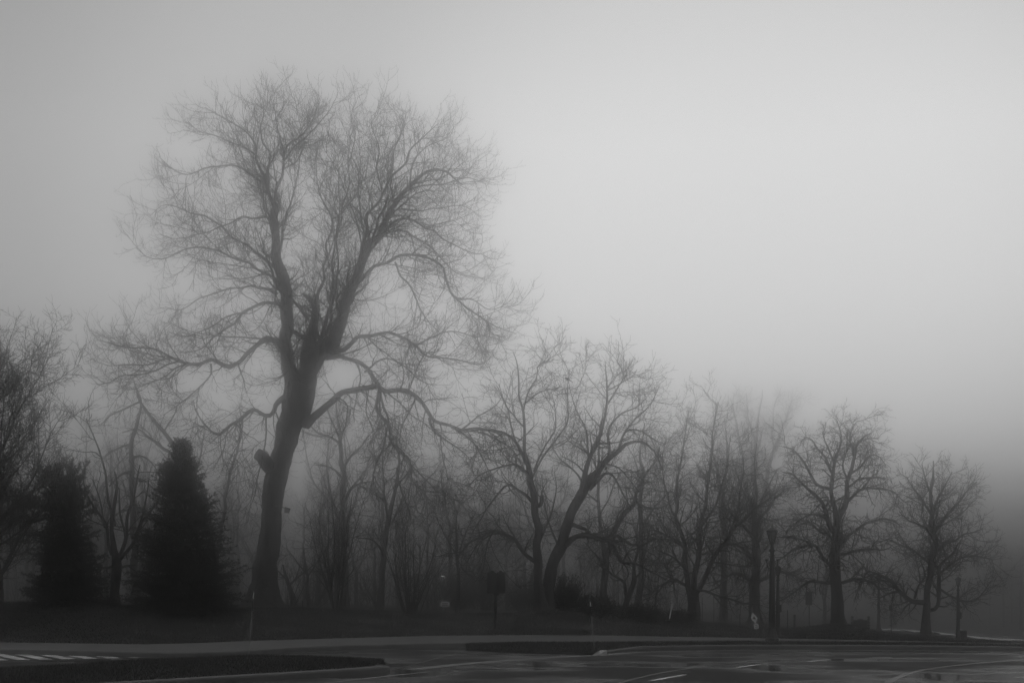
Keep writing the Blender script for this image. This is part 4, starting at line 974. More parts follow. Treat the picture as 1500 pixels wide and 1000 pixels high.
def pine():
    rng = np.random.default_rng(53); Y = 59; b = at(66, Y)
    tr = [wobble(rng, *traced([(64, 892, 0, 14), (66, 840, 0, 11), (70, 790, 0, 9.5), (76, 750, 0, 8), (86, 722, 0, 6), (94, 700, 0, 3)], Y), .05)]
    li = [traced(t, Y) for t in ([(76, 750, 0, 5), (60, 740, -.5, 4), (46, 736, -.9, 2.4), (30, 738, -1.2, 1.2)], [(78, 742, 0, 5), (100, 730, -.5, 4), (122, 720, -.9, 2)], [(82, 728, 0, 4.4), (70, 708, .5, 3), (60, 694, .8, 1.5)], [(86, 720, 0, 4), (104, 706, .5, 3), (118, 694, .9, 1.5)], [(90, 710, 0, 4), (82, 698, -.6, 3), (78, 690, -.9, 1.5)], [(80, 738, 0, 4), (104, 748, .6, 3), (128, 742, 1.1, 1.6)], [(74, 756, 0, 4), (52, 762, .6, 3), (34, 758, 1, 1.6)], [(76, 750, 0, 4), (80, 735, -1.2, 3), (88, 720, -2, 1.5)], [(80, 740, 0, 4), (84, 725, 1.2, 3), (92, 712, 2, 1.5)])]
    PP, RR = pad(li + [(tr[0][0][-12:], tr[0][1][-12:])], 16)
    c1, r1 = grow(rng, PP, RR, dens=11, t0=.25, L=(.25, .8), ang=(50, 16), K=5, trop=(.1, .3), wig=.12, rr=.5, rmin=.008, rcap=.02)
    c2, r2 = grow(rng, c1, r1, dens=6, t0=.3, L=(.1, .3), ang=(45, 12), K=4, trop=(.1, .35), wig=.1, rr=.6, rmin=.006, rcap=.01)
    fl = cat(flakes(rng, c2, 46, .15, .034, .8), flakes(rng, c1[:, 1:], 60, .16, .036, .9))
    finish_tree('pine_tree', b, 'flat-topped pine with tufted needles behind the narrower spruce', None, tr, li, [(c1, r1, 3), (c2, r2, 3)], extra=fl, k_t=10, cm=NEEDLE)
pine()

# ------------------------------------------------------------------ multi-stemmed clumps
def clump(name, label, px, Y, n, H, r, spread, seed, group=None, curve=.02, dens=1.6, foot=.22, twig=1., cat_='tree', leaf=None, droop=(.02, .12), fill=1.):
    rng = np.random.default_rng(seed); b = at(px, Y)
    lines = []
    for i in range(n):
        az = rng.random() * 6.28; th = radians(abs(rng.normal(spread, spread * .55))) 
        d = np.array([sin(th) * cos(az), sin(th) * sin(az), cos(th)])
        h = H * rng.uniform(.72, 1.03); K = 14; st = h / cos(th) / (K - 1) * .97
        p = np.array([foot * cos(az) * rng.random() * 1.3, foot * sin(az) * rng.random() * 1.3, -.15]); q = [p]
        for k in range(K - 1):
            d = norm(d + rng.normal(0, .05, 3) + np.array([0, 0, curve])); q.append(q[-1] + d * st)
        lines.append((np.array(q), np.linspace(r * rng.uniform(.6, 1.1), .007, K)))
    PP, RR = pad(lines, 14)
    c1, r1 = grow(rng, PP, RR, dens=dens * 1.7, t0=.16, L=(.12 * H, .27 * H), shape=lambda t: 1.1 - .6 * t, ang=(38, 10), K=8, trop=droop, wig=.12, rr=.5, rmin=.008, rcap=.03)
    c2, r2 = grow(rng, c1, r1, dens=3.4 * twig, t0=.15, L=(.05 * H, .14 * H), ang=(40, 12), K=5, trop=droop, wig=.14, rr=.6, rmin=.0075, rcap=.014)
    c3, r3 = grow(rng, c2, r2, dens=3.6 * twig, t0=.2, L=(.12, .35), ang=(40, 12), K=4, trop=droop, wig=.14, rr=.7, rmin=.006, rcap=.01)
    root = empty(name, b, label, cat_, group)
    for P, R in lines:
        MB().tube(P, R, 7).build('stem', BARKF, root, True)
    tube_mesh('crown', [(c1, r1, 4), (c2, r2, 3), (c3, r3, 3)], TWIG, root)
    return root
clump('multi_stem_tree', 'clump of straight dark stems fanning upward, first right of the great trunk', 494, 64, 9, 6.3, .075, 7, 61, foot=.25, curve=.004)
clump('shrub', 'vase-shaped leafless shrub of many thin whips left of the small white sign', 603, 64, 24, 4.7, .032, 15, 62, curve=.03, dens=1.0, twig=.7, cat_='shrub', foot=.35)
clump('shrub', 'thin leafless sapling clump leaning right at the foot of the great trunk', 424, 63, 5, 2.1, .02, 30, 63, cat_='shrub', curve=.03, dens=1.4, twig=.6)

# saplings
for (nm, lab, px, Y, top, w, sd) in (('bare_tree', 'short slanting trunk behind the right foot of the great trunk', 433, 76, (414, 826), 7, 71), ('bare_tree', 'thin slanting pole of a tree near the clump of straight stems', 455, 80, (444, 800), 5, 72), ('bare_tree', 'thin straight sapling between the small white sign and the dark twin-panel marker', 671, 72, (669, 748), 5, 73)):
    y0 = HY - (at(px, Y)[2] - CZ) * F / Y
    traced_tree(nm, lab, px, Y, [[(px, y0 + 3, 0, w * 1.3), (px + (top[0] - px) * .3, y0 + (top[1] - y0) * .3, 0, w), (px + (top[0] - px) * .75, y0 + (top[1] - y0) * .7, 0, w * .7), (top[0], top[1], 0, w * .3)]],
      [[(px + (top[0] - px) * .5, y0 + (top[1] - y0) * .5, 0, w * .5), (px + 12, y0 + (top[1] - y0) * .8, .5, w * .35), (px + 26, y0 + (top[1] - y0) * 1.0, 1, w * .15)], [(px + (top[0] - px) * .6, y0 + (top[1] - y0) * .55, 0, w * .5), (px - 22, y0 + (top[1] - y0) * .8, -.6, w * .3), (px - 34, y0 + (top[1] - y0) * .95, -1, w * .15)]], sd, extra_limbs=.5, L1=(.5, 1.4), k_t=8)

# ------------------------------------------------------------------ evergreen shrubs
def leafy(name, label, px, Y, Wd, H, seed, spiky=0., m=None, n=70, leafL=.09, leafW=.04, up=.1, lowf=.0):
    rng = np.random.default_rng(seed); b = at(px, Y)
    az = rng.random(n) * 6.28; th = np.radians(rng.uniform(4, 80 - 25 * spiky, n))
    K = 9; P = np.empty((n, K, 3)); P[:, 0] = np.stack([np.cos(az) * .15 * Wd * rng.random(n), np.sin(az) * .15 * Wd * rng.random(n), np.full(n, -.05)], 1)
    d = np.stack([np.sin(th) * np.cos(az), np.sin(th) * np.sin(az), np.cos(th)], 1)
    ln = rng.uniform(.62, 1.08, n) / np.sqrt((np.sin(th) / (Wd / 2)) ** 2 + (np.cos(th) / H) ** 2)
    for k in range(1, K):
        d = d + rng.normal(0, .09, (n, 3)); d[:, 2] += up; d = norm(d); P[:, k] = P[:, k - 1] + d * (ln / (K - 1))[:, None]
    P[:, 1:, 2] = np.maximum(P[:, 1:, 2], .06)
    R = np.linspace(.022, .007, K)[None].repeat(n, 0)
    c1, r1 = grow(rng, P, R, dens=9, t0=.25, L=(.18, .45), shape=lambda t: 1.2 - .6 * t, ang=(42 - 14 * spiky, 12), K=5, trop=(.03, .1), wig=.12, rr=.6, rmin=.005, rcap=.01)
    c2, r2 = grow(rng, c1, r1, dens=7, t0=.2, L=(.08, .2), ang=(42 - 12 * spiky, 12), K=3, trop=(.03, .08), wig=.12, rr=.7, rmin=.004, rcap=.007)
    fl = cat(flakes(rng, c1, 8, leafL, leafW, .7), flakes(rng, c2, 6, leafL, leafW, .7), flakes(rng, P[:, 3:], 16, leafL, leafW, .7))
    root = empty(name, b, label, 'shrub')
    tube_mesh('stem', [(P, R, 4)], BARKF, root)
    tube_mesh('foliage', [(c1, r1, 3)], m or NEEDLE2, root, (0, 0, 0), fl)
    return root
leafy('yew_shrub', 'large loose evergreen shrub some way behind the twin-panel marker', 706, 96, 5, 3.8, 81, n=46, m=NEEDLE2)
leafy('yew_shrub', 'evergreen shrub between the twin-panel marker and the upright twin trunk', 776, 88, 3.4, 3.6, 82, n=60)
leafy('yew_shrub', 'loose pale-flecked evergreen shrub left of the twin-panel marker', 668, 98, 3.4, 3.6, 83, n=44)
leafy('juniper_shrub', 'spiky dark juniper pushing out right of the leaning twin trunk', 826, 62.5, 2., 1.65, 84, spiky=1., m=NEEDLE, n=110, up=.03)
leafy('juniper_shrub', 'low dark juniper spreading below the two-stemmed tree', 872, 64, 2.4, .95, 85, spiky=.6, m=NEEDLE, n=110, up=.02)
leafy('juniper_shrub', 'flat dark shrub along the lawn just left of the hydrant', 935, 65, 3., .72, 86, spiky=.4, m=NEEDLE, n=130, up=.02)
leafy('juniper_shrub', 'flat dark shrub just right of the hydrant, before the vase-shaped tree', 992, 66, 2., .6, 87, spiky=.4, m=NEEDLE, n=90, up=.02)

# ------------------------------------------------------------------ tall faint trees on the right
traced_tree('bare_tree', 'very tall ghostly tree with a broad dome fading into the fog behind the vase-shaped tree', 1107, 132,
 [[(1107, 918, 0, 22), (1107, 900, 0, 15), (1107, 870, 0, 13.5), (1107, 840, 0, 13), (1106, 800, 0, 12), (1106, 760, 0, 9), (1106, 700, 0, 6.5), (1107, 650, 0, 4.4), (1112, 605, 0, 2.6), (1117, 570, 0, 1)],
  [(1108, 800, 0, 9), (1115, 750, .5, 7), (1123, 700, 1, 5.6), (1131, 665, 1.4, 4.6), (1142, 640, 1.8, 3.4), (1152, 612, 2.2, 2.2), (1161, 585, 2.5, 1)],
  [(1105, 795, 0, 8), (1098, 745, -.6, 6.4), (1091, 700, -1.2, 5), (1085, 655, -1.7, 3.8), (1078, 615, -2.1, 2.4), (1070, 585, -2.4, 1)]],
 [[(1125, 695, 1, 3.6), (1150, 678, .4, 2.8), (1172, 655, -.2, 2), (1184, 630, -.6, 1)], [(1118, 735, .6, 3.8), (1145, 715, 1.6, 2.8), (1172, 700, 2.6, 1.4)], [(1092, 705, -1.2, 3.6), (1070, 685, -.4, 2.6), (1052, 655, .2, 1.2)],
  [(1099, 750, -.6, 3.8), (1076, 730, -1.8, 2.6), (1054, 715, -2.8, 1.3)], [(1107, 650, 0, 2.8), (1096, 610, .9, 2), (1094, 575, 1.4, 1)], [(1134, 660, 1.5, 2.8), (1132, 615, 1, 2), (1138, 580, .6, 1)], [(1106, 700, 0, 4), (1110, 660, -3, 2.8), (1120, 620, -5, 1.2)], [(1106, 715, 0, 4), (1100, 670, 3, 2.8), (1096, 625, 5, 1.2)], [(1107, 850, 0, 5), (1085, 835, -1, 4), (1062, 842, -2, 2.8), (1044, 855, -2.6, 1.3)], [(1107, 845, 0, 5), (1135, 830, 1, 4), (1160, 838, 2, 2.8), (1178, 850, 2.6, 1.3)],
  [(1106, 820, 0, 5), (1082, 795, 1.2, 4), (1056, 785, 2.2, 2.6), (1034, 790, 3, 1.2)], [(1107, 815, 0, 5), (1134, 795, -1.2, 4), (1164, 785, -2.2, 2.6), (1186, 792, -3, 1.2)], [(1107, 780, 0, 4), (1080, 755, -1.4, 3), (1056, 748, -2.6, 1.4)], [(1108, 785, 0, 4), (1140, 760, 1.4, 3), (1170, 750, 2.6, 1.4)]],
 91, extra_limbs=.5, XL=(1.5, 4.), L1=(.8, 2.), L2=(.4, 1.1), L3=(.25, .6), d1=1.6, twig=.9, rmin=.011, k_t=10)
traced_tree('bare_tree', 'stout dark trunk with low spreading limbs just left of the nearest ornate lamp', 1106, 80,
 [[(1106, 918, 0, 24), (1106, 905, 0, 17), (1106, 880, 0, 14.5), (1107, 850, 0, 14), (1107, 820, 0, 12.5), (1105, 785, 0, 9.5), (1103, 750, 0, 7), (1107, 715, 0, 4.6), (1105, 680, 0, 2.4), (1108, 650, 0, 1)]],
 [[(1107, 856, 0, 6), (1085, 842, -.8, 5), (1062, 846, -1.6, 3.4), (1042, 858, -2.2, 1.5)], [(1108, 852, 0, 6), (1135, 838, .8, 5), (1160, 842, 1.6, 3.4), (1180, 852, 2.2, 1.5)], [(1106, 825, 0, 6), (1082, 798, 1, 4.6), (1058, 788, 1.9, 3), (1036, 792, 2.6, 1.4)], [(1105, 790, 0, 5), (1080, 760, -1.2, 3.6), (1058, 742, -2.2, 1.6)], [(1106, 776, 0, 5), (1128, 740, 1.2, 3.6), (1148, 716, 2.2, 1.6)],
  [(1104, 755, 0, 3.6), (1122, 722, .9, 2.6), (1136, 690, 1.6, 1.2)], [(1104, 748, 0, 3.6), (1086, 716, -.7, 2.6), (1076, 684, -1.3, 1.2)], [(1107, 840, 0, 5), (1104, 800, -2.2, 3.6), (1112, 760, -4, 1.6)], [(1107, 830, 0, 5), (1112, 790, 2.2, 3.6), (1104, 750, 4, 1.6)]],
 96, extra_limbs=.8, XL=(.9, 2.4), L1=(.5, 1.5), L2=(.25, .7), d1=1.7, k_t=12)
place_bare('bare_tree', 'straight mid-grey trunk between the vase-shaped tree and the ornate lamp', 1060, 94, seed=92, H=13.8, r0=.26, fork=.42, leaders=2, spread=(12, 4), limb=(.16, .26), dens=.9)
place_bare('bare_tree', 'little pale fan-shaped tree between the signpost and the tree on the mound', 1208, 105, seed=93, H=6.2, r0=.15, fork=.28, leaders=4, spread=(20, 5), limb=(.2, .3), dens=1., twig=.8)
place_bare('bare_tree', 'dense twiggy tree cut off by the left edge of the photo', -95, 50, seed=94, H=10.6, r0=.24, fork=.16, leaders=5, spread=(22, 8), limb=(.26, .40), limb_ang=(42, 10), dens=1.5, droop=(.03, .10), twig=1.7, levels=4, wig=.06, rmin=.0075)
place_bare('bare_tree', 'twiggy dark bare tree low at the left edge behind the evergreens', 0, 60, seed=95, H=7.4, r0=.15, fork=.18, leaders=5, spread=(22, 8), limb=(.26, .38), limb_ang=(46, 10), dens=1.5, droop=(.02, .12), twig=1.9, wig=.07, rmin=.0075)

place_bare('bare_tree', 'second dense twiggy tree at the left edge, just above the flat-topped pine', -25, 56, seed=97, H=9.6, r0=.18, fork=.18, leaders=5, spread=(20, 7), limb=(.26, .36), limb_ang=(42, 10), dens=1.6, droop=(.03, .10), twig=1.8, wig=.06, rmin=.0075)
# ------------------------------------------------------------------ the wood behind, tree by tree
GL = 'slim bare tree of the misty wood behind the lawn, blurred by fog'
GG = 'trees of the misty wood behind the lawn'
protos = []
for i, kw in enumerate((dict(H=13, r0=.17, fork=.45, leaders=2, spread=(10, 4), limb=(.16, .26), dens=.9), dict(H=15, r0=.2, fork=.4, leaders=3, spread=(14, 5), limb=(.16, .25), dens=.8), dict(H=11, r0=.14, fork=.3, leaders=3, spread=(18, 6), limb=(.2, .32), dens=1.1, twig=1.2), dict(H=12, r0=.13, fork=.6, leaders=1, limb=(.18, .28), dens=1.3, droop=(-.04, .08)))):
    tr, le, cr = bare(seed=200 + i, **kw)
    b = at(500, 100)
    cr = [(P, R, 4 if j == 0 else 3) for j, (P, R, k) in enumerate(cr)]
    o = finish_tree('bare_tree', (0, 0, 0), GL, GG, tr, le, cr, k_t=9, limb_parts=False, tm=BARKF, lm=BARKF)
    protos.append(o)
rngw = np.random.default_rng(7)
first = [True] * 4
def wood(px, Y, i, sc, rz):
    o = protos[i]
    loc = at(px, Y)
    if first[i]:
        first[i] = False
        o.location = [float(v) for v in loc]; o.rotation_euler = (0, 0, rz); o.scale = (sc,) * 3
        return o
    return copy_tree(o, loc, rz, sc)
spots = []
for k in range(60):
    px = -40 + 1010 * (k + rngw.random()) / 60
    spots.append((px, rngw.uniform(96, 140)))
for px, Y in spots:
    if 400 < px < 436 or 1085 < px < 1150: px += 48
    sc = rngw.uniform(.7, 1.12) * (1.0 if px < 760 else .9)
    wood(px, Y, int(rngw.integers(0, 4)), sc, rngw.uniform(0, 6.28))
for px, Y, sc in ((1010, 118, .9), (1080, 132, .85), (1470, 150, .75), (1495, 140, .7), (1520, 135, .8), (1450, 165, .7), (1482, 175, .9), (1540, 150, .9)):
    wood(px, Y, int(rngw.integers(0, 4)), sc, rngw.uniform(0, 6.28))
# undergrowth below those trees
UL = 'leafless twiggy bush in the shade of the misty wood'
UG = 'bushes under the misty wood'
bush = clump('shrub', UL, 640, 84, 12, 3.2, .022, 24, 301, UG, cat_='shrub', twig=.8, dens=1.2)
for k, px in enumerate((30, 120, 205, 345, 455, 470, 525, 545, 580, 630, 655, 700, 740, 775, 850, 905, 960, 990, 325, 355, 420, 440, 465, 515, 535, 560, 590, 615, 640, 665, 690, 715, 755, 800, 860, 70, 150)):
    copy_tree(bush, at(px + rngw.uniform(-10, 10), rngw.uniform(82, 112)), rngw.uniform(0, 6.28), rngw.uniform(.8, 1.35))
# ------------------------------------------------------------------ lamp posts
def lamp_post(name, label, base, s=1., rz=0., lantern=True, box=False, group=None, detail=True):
    """ornate cast iron post; s = 1 stands 3.9 m tall"""
    r = empty(name, base, label, 'lamp post', group)
    r.rotation_euler = (0, 0, rz)
    m = MB()
    m.lathe([(.245, -.1), (.245, .05), (.225, .09), (.20, .10), (.165, .22), (.145, .34), (.135, .40), (.15, .41), (.15, .45), (.125, .47), (.115, .60)], 8)
    m.build('base', IRON, r)
    m = MB()
    m.lathe([(.112, .60), (.082, 2.55), (.075, 2.80), (.066, 2.95), (.068, 3.02), (.098, 3.05), (.098, 3.09), (.07, 3.12), (.052, 3.2), (.05, 3.28), (.085, 3.31), (.085, 3.34), (.05, 3.35)], 16)
    for i in range(8):
        a = i * pi / 4
        m.tube([[.103 * cos(a), .103 * sin(a), .62], [.074 * cos(a), .074 * sin(a), 2.75]], [.016, .010], 5)
    m.build('shaft', IRON, r, True)
    if lantern:
        L = MB()
        L.lathe([(.075, 3.34), (.092, 3.36), (.092, 3.38), (.06, 3.385)], 6)
        for i in range(6):
            a = i * pi / 3
            L.tube([[.088 * cos(a), .088 * sin(a), 3.37], [.182 * cos(a), .182 * sin(a), 3.73]], [.014, .015], 5)
        L.lathe([(.17, 3.715), (.202, 3.72), (.202, 3.75), (.17, 3.755)], 6)
        lo = L.build('lantern', IRON, r)
        g = MB(); g.lathe([(.03, 3.375), (.082, 3.376), (.17, 3.72), (.05, 3.725)], 6); g.build('glass', GLASS, lo)
        t = MB(); t.lathe([(.202, 3.752), (.168, 3.785), (.09, 3.83), (.05, 3.86), (.028, 3.87)], 6); t.build('roof', IRON, lo)
        f = MB(); f.lathe([(.02, 3.865), (.026, 3.885), (.014, 3.91), (.02, 3.93), (.004, 3.99)], 8); f.build('finial', IRON, lo, True)
    if detail:
        for sx in (-1, 1):
            b = MB(); z = 2.58
            b.tube([[sx * .075, 0, z - .10], [sx * .12, 0, z - .13], [sx * .17, 0, z - .05], [sx * .175, 0, z + .05], [sx * .20, 0, z + .12]], [.02, .022, .02, .017, .015], 6)
            b.tube([[sx * .08, 0, z - .02], [sx * .12, 0, z + .03], [sx * .11, 0, z + .09], [sx * .075, 0, z + .07]], [.014, .013, .011, .008], 5)
            b.lathe([(.012, 0), (.035, .03), (.052, .07), (.05, .085), (.02, .085)], 8, (sx * .205, 0, z + .11))
            b.build('bracket', IRON, r, True)
    if box:
        b = MB(); b.box((.135, 0, 1.55), (.05, .08, .20), 0, .012); b.build('service_box', IRON, r)
    r.scale = (s, s, s)
    return r

lb = PZ(1131, 937.5, .14)
lamp_post('lamp_post', 'nearest black ornate lamp post with hexagonal lantern and twin scroll brackets', lb, 1.0, .12)
l2 = at(1139.5, 53.6)
lamp_post('lamp_post', 'smaller ornate lamp post half hidden just behind the nearest one', l2, .70, .3, box=True, detail=False)
l3 = at(1403.5, 55)
lamp_post('lamp_post', 'dark lamp post among low branches beside the litter bin', l3, .64, .2, box=True, detail=False)
l4 = at(1287, 86)
lamp_post('lamp_post', 'pale distant lamp post between the park notice board and the small square sign', l4, .85, 0, detail=False)
# litter bin
bx = at(1410.5, 55.1)
r = empty('litter_bin', bx, 'slatted dark litter bin beside the farthest right lamp post', 'litter bin')
b = MB(); b.lathe([(.12, -.05), (.12, .03), (.128, .05), (.135, .37), (.12, .38)], 14); b.build('bin_body', BLACK, r)
b = MB()
for i in range(18):
    a = i * pi / 9
    b.box((.142 * cos(a), .142 * sin(a), .20), (.005, .015, .17), a)
b.build('slat_panel', IRON, r)
b = MB(); b.lathe([(.13, .372), (.155, .38), (.155, .40), (.09, .43), (.09, .41)], 14); b.build('lid', IRON, r)

# ------------------------------------------------------------------ twin-panel marker
Y = 57.6; mb = at(725, Y); k = Y / F
r = empty('marker_sign', mb, 'dark twin-panel historical marker seen from behind on a single post', 'sign')
H0 = (HY - 835) * k + CZ - mb[2]      # top of the boards
b = MB(); b.tube([[-.01, 0, -.2], [.03, 0, 1.0], [.055, 0, H0 - .2]], [.06, .06, .055], 10); b.build('post', BLACK, r, True)
hgtp = 33.5 * k; w = 13.6 * k
zt = H0 - hgtp
for sx in (-1, 1):
    out = [(0, 0), (w, 0), (w, hgtp * .88), (w * .93, hgtp * .905), (w * .84, hgtp * .92), (w * .68, hgtp * .935), (w * .60, hgtp * .985), (w * .48, hgtp * 1.0), (w * .36, hgtp * .985), (w * .28, hgtp * .935), (w * .12, hgtp * .915), (0, hgtp * .86)]
    if sx < 0: out = [(-x, z) for x, z in reversed(out)]
    p = MB(); p.prism(out, -.03, .03)
    a = -sx * radians(20)
    M = np.array([[cos(a), -sin(a), 0], [sin(a), cos(a), 0], [0, 0, 1]])
    p.transform(M, (.055 + sx * .005, -.02, zt))
    pn = p.build('panel', BLACK, r)
    q = MB()
    for (x0, z0, x1, z1) in ((.02, .015, w - .02, .015), (w - .02, .015, w - .02, hgtp * .86), (.02, .015, .02, hgtp * .84), (.02, hgtp * .84, w - .02, hgtp * .86)):
        q.tube([[sx * x0, -.034, z0], [sx * x1, -.034, z1]], .012, 4)
    q.transform(M, (.055 + sx * .005, -.02, zt)); q.build('raised_border', IRON, pn)
b = MB(); b.box((.055, 0, zt - .03), (.11, .07, .05), 0, .015); b.build('bracket', BLACK, r)

# ------------------------------------------------------------------ small white sign
Y = 61.5; sb = at(652, Y); k = Y / F
z0 = (HY - 887.5) * k + CZ - sb[2]; z1 = (HY - 881) * k + CZ - sb[2]
GREY = mat('weathered_white_sign', 0.55, 0.6, 0.15, 9.0)
r = empty('small_sign', sb, 'small white rectangular sign with two dark lines on a thin stake in the lawn', 'sign')
b = MB(); b.tube([[0, 0, -.15], [0, 0, z0 + .05]], .012, 6); b.build('stake', BLACK, r)
b = MB(); b.box((0, -.02, (z0 + z1) / 2), (6.4 * k, .008, (z1 - z0) / 2 + .01), 0, .003); pn = b.build('panel', GREY, r)
b = MB(); rg = np.random.default_rng(5)
for row, xs in ((.66, (-3.9, 4.0)), (.24, (-4.2, 4.4))):
    x = xs[0]
    while x < xs[1]:
        wd = rg.uniform(.55, 1.2)
        b.box(((x + wd / 2) * k, -.031, z0 + (z1 - z0) * row), (wd / 2 * k, .002, (z1 - z0) * rg.uniform(.10, .15)), 0)
        x += wd + rg.uniform(.12, .3)
b.build('lettering', BLACK, pn)

# ------------------------------------------------------------------ far lit street lamp
Y = 92; fb = at(650.5, Y); k = Y / F
r = empty('street_light', fb, 'thin far street light with a tiny bright lamp above the small white sign', 'street light')
zt = (HY - 843) * k + CZ - fb[2]
b = MB(); b.tube([[0, 0, -.1], [0, 0, zt - .06]], [.05, .035], 8); b.build('pole', STEEL, r)
b = MB(); b.box((-.06, 0, zt), (.20, .07, .05), 0, .02); hd = b.build('lamp_head', STEEL, r)
em = bpy.data.materials.new('lit_bulb'); em.use_nodes = True
em.node_tree.nodes['Principled BSDF'].inputs['Emission Color'].default_value = (1, 1, 1, 1)
em.node_tree.nodes['Principled BSDF'].inputs['Emission Strength'].default_value = .45
b = MB(); b.box((-.07, -.05, zt - .02), (.13, .035, .035), 0, .015); b.build('bulb', em, hd)

# ------------------------------------------------------------------ snow stakes beside the road
def snow_stake(label, foot, top, r0=.012):
    r = empty('snow_stake', foot, label, 'snow stake')
    t = np.asarray(top) - np.asarray(foot); L = np.linalg.norm(t); d = t / L
    def seg(a, b_, rad, m, name):
        q = MB(); q.tube([d * a, d * b_], rad, 6); return q.build(name, m, r)
    seg(-.1, L * .70, r0, STAKE, 'rod')
    seg(L * .70, L * .90, r0 * .95, BLACK, 'dark_band')
    seg(L * .90, L, r0 * 1.25, REFLECT, 'reflective_tip')
f1 = PZ(364.5, 957.5, .06); t1 = PX(371.5, 867, f1[1])
snow_stake('slender white snow stake at the left island, before the great trunk', f1, t1)
f2 = PZ(870.5, 949, .15); t2 = PX(864.5, 881, f2[1] + .05)
snow_stake('slender white snow stake leaning at the nose of the right-hand verge', f2, t2)
f3 = at(775, 59.5); t3 = PX(775, 879, 59.5)
r = empty('marker_stake', f3, 'thin pale marker stake beside the dark twin-panel marker', 'marker stake')
b = MB(); b.tube([[0, 0, -.1], [0, 0, .22]], .01, 6); b.build('dark_foot', BLACK, r)
b = MB(); b.tube([[0, 0, .22], t3 - f3], .011, 6); b.build('rod', STEEL, r)

# ------------------------------------------------------------------ hydrant with its flag rod
Y = 58; hb2 = at(978.5, Y); k = Y / F
hb2 = np.array([hb2[0], Y, float(hgt(hb2[0], Y))])
r = empty('fire_hydrant', hb2, 'short dark fire hydrant on the lawn with a pale leaning marker rod', 'fire hydrant')
b = MB(); b.lathe([(.12, -.1), (.12, .03), (.085, .04), (.08, .30), (.10, .31), (.10, .34), (.085, .345), (.075, .40), (.045, .44), (.03, .45), (.03, .485), (.01, .49)], 12); b.build('barrel', BLACK, r, True)
for sx in (-1, 1):
    b = MB(); b.lathe([(.048, 0), (.048, .05), (.055, .05), (.055, .075), (.02, .08)], 8)
    b.transform(np.array([[0, 0, sx], [0, 1, 0], [-sx, 0, 0]]), (sx * .075, 0, .26)); b.build('nozzle', BLACK, r)
b = MB(); tp = PX(985.5, 879, Y) - hb2; b.tube([[.045, 0, .30], tp], [.024, .02], 6); b.build('marker_rod', WHITE, r)

# ------------------------------------------------------------------ leaning diamond sign with plaque
Y = 61; db = at(1109, Y); k = Y / F
r = empty('diamond_sign', db, 'tilted white diamond sign with a dark cycle symbol and small plaque', 'sign')
def pl(x, y): return (PX(x, y, Y) - db)
b = MB(); b.tube([[0, .03, -.15], pl(1101.8, 894) + [0, .03, 0]], .022, 8); b.build('post', STEEL, r)
c = pl(1104.4, 905); c2 = pl(1107.8, 916.6)
tl = radians(-14)
def rot2(x, z, c, a): return (c[0] + x * cos(a) + z * sin(a), c[2] - x * sin(a) + z * cos(a))
corn = [pl(1102.2, 896.5), pl(1109.6, 904), pl(1106.4, 913), pl(1099.7, 904.5)]
b = MB(); b.prism([(p[0], p[2]) for p in corn], -.012, .0); pn = b.build('panel', WHITE, r)
b = MB()
ua = np.array([corn[1][0] - corn[3][0], corn[1][2] - corn[3][2]]) * .5; va = np.array([corn[0][0] - corn[2][0], corn[0][2] - corn[2][2]]) * .5
cc = np.array([np.mean([p[0] for p in corn]), np.mean([p[2] for p in corn])])
def S2(u_, v_): q = cc + ua * u_ + va * v_; return [q[0], -.018, q[1]]
def ring(u0, v0, rr):
    b.tube([S2(u0 + rr * cos(a), v0 + rr * .8 * sin(a)) for a in np.linspace(0, 2 * pi, 11)], .013, 5)
ring(-.22, -.10, .15); ring(.24, -.10, .15)
for seg_ in ([(-.22, -.10), (-.06, .12), (.16, .12)], [(-.06, .12), (.02, -.10), (.16, .12), (.24, -.10)], [(.16, .12), (.13, .26), (.03, .28)], [(-.06, .12), (-.09, .22)]):
    b.tube([S2(*p) for p in seg_], .016, 5)
b.build('cycle_symbol', BLACK, pn)
pc = [pl(1103.6, 913.8), pl(1110.2, 912.6), pl(1111.8, 919.6), pl(1105.2, 920.6)]
b = MB(); b.prism([(p[0], p[2]) for p in pc], -.012, .0); pn = b.build('plaque', WHITE, r)
b = MB()
ux = np.array([pc[1][0] - pc[0][0], pc[1][2] - pc[0][2]]); vx = np.array([pc[3][0] - pc[0][0], pc[3][2] - pc[0][2]]); o0 = np.array([pc[0][0], pc[0][2]])
for (u0, u1, v0, v1) in ((.20, .34, .18, .40), (.40, .56, .18, .40), (.62, .78, .18, .40), (.20, .38, .58, .80), (.46, .60, .58, .80), (.68, .82, .56, .82)):
    q = [o0 + ux * u_ + vx * v_ for u_, v_ in ((u0, v0), (u1, v0), (u1, v1), (u0, v1))]
    b.prism([(p[0], p[1]) for p in q], -.018, -.0125)
b.build('lettering', BLACK, pn)

# ------------------------------------------------------------------ signs and posts on the right
Y = 67; sb = at(1185.5, Y); k = Y / F
r = empty('road_sign', sb, 'grey rectangular sign back on a tall thin post left of the mound tree', 'road sign')
zt = (HY - 866) * k + CZ - sb[2]; zb = (HY - 885.5) * k + CZ - sb[2]
b = MB(); b.box((0, .02, zt / 2 - .05), (.022, .012, zt / 2), 0); b.build('post', STEEL, r)
b = MB(); b.box((-.02, -.01, (zt + zb) / 2), (4.9 * k, .006, (zt - zb) / 2), 0, .004); b.build('panel', SIGNBACK, r)
Y = 65; sb = at(1306, Y); k = Y / F
r = empty('road_sign', sb, 'small dark square sign on a slim post just right of the pale lamp post', 'road sign')
zt = (HY - 885.8) * k + CZ - sb[2]; zb = (HY - 894) * k + CZ - sb[2]
b = MB(); b.tube([[.0, .02, -.15], [-.03, .02, zt - .02]], .024, 6); b.build('post', BLACK, r)
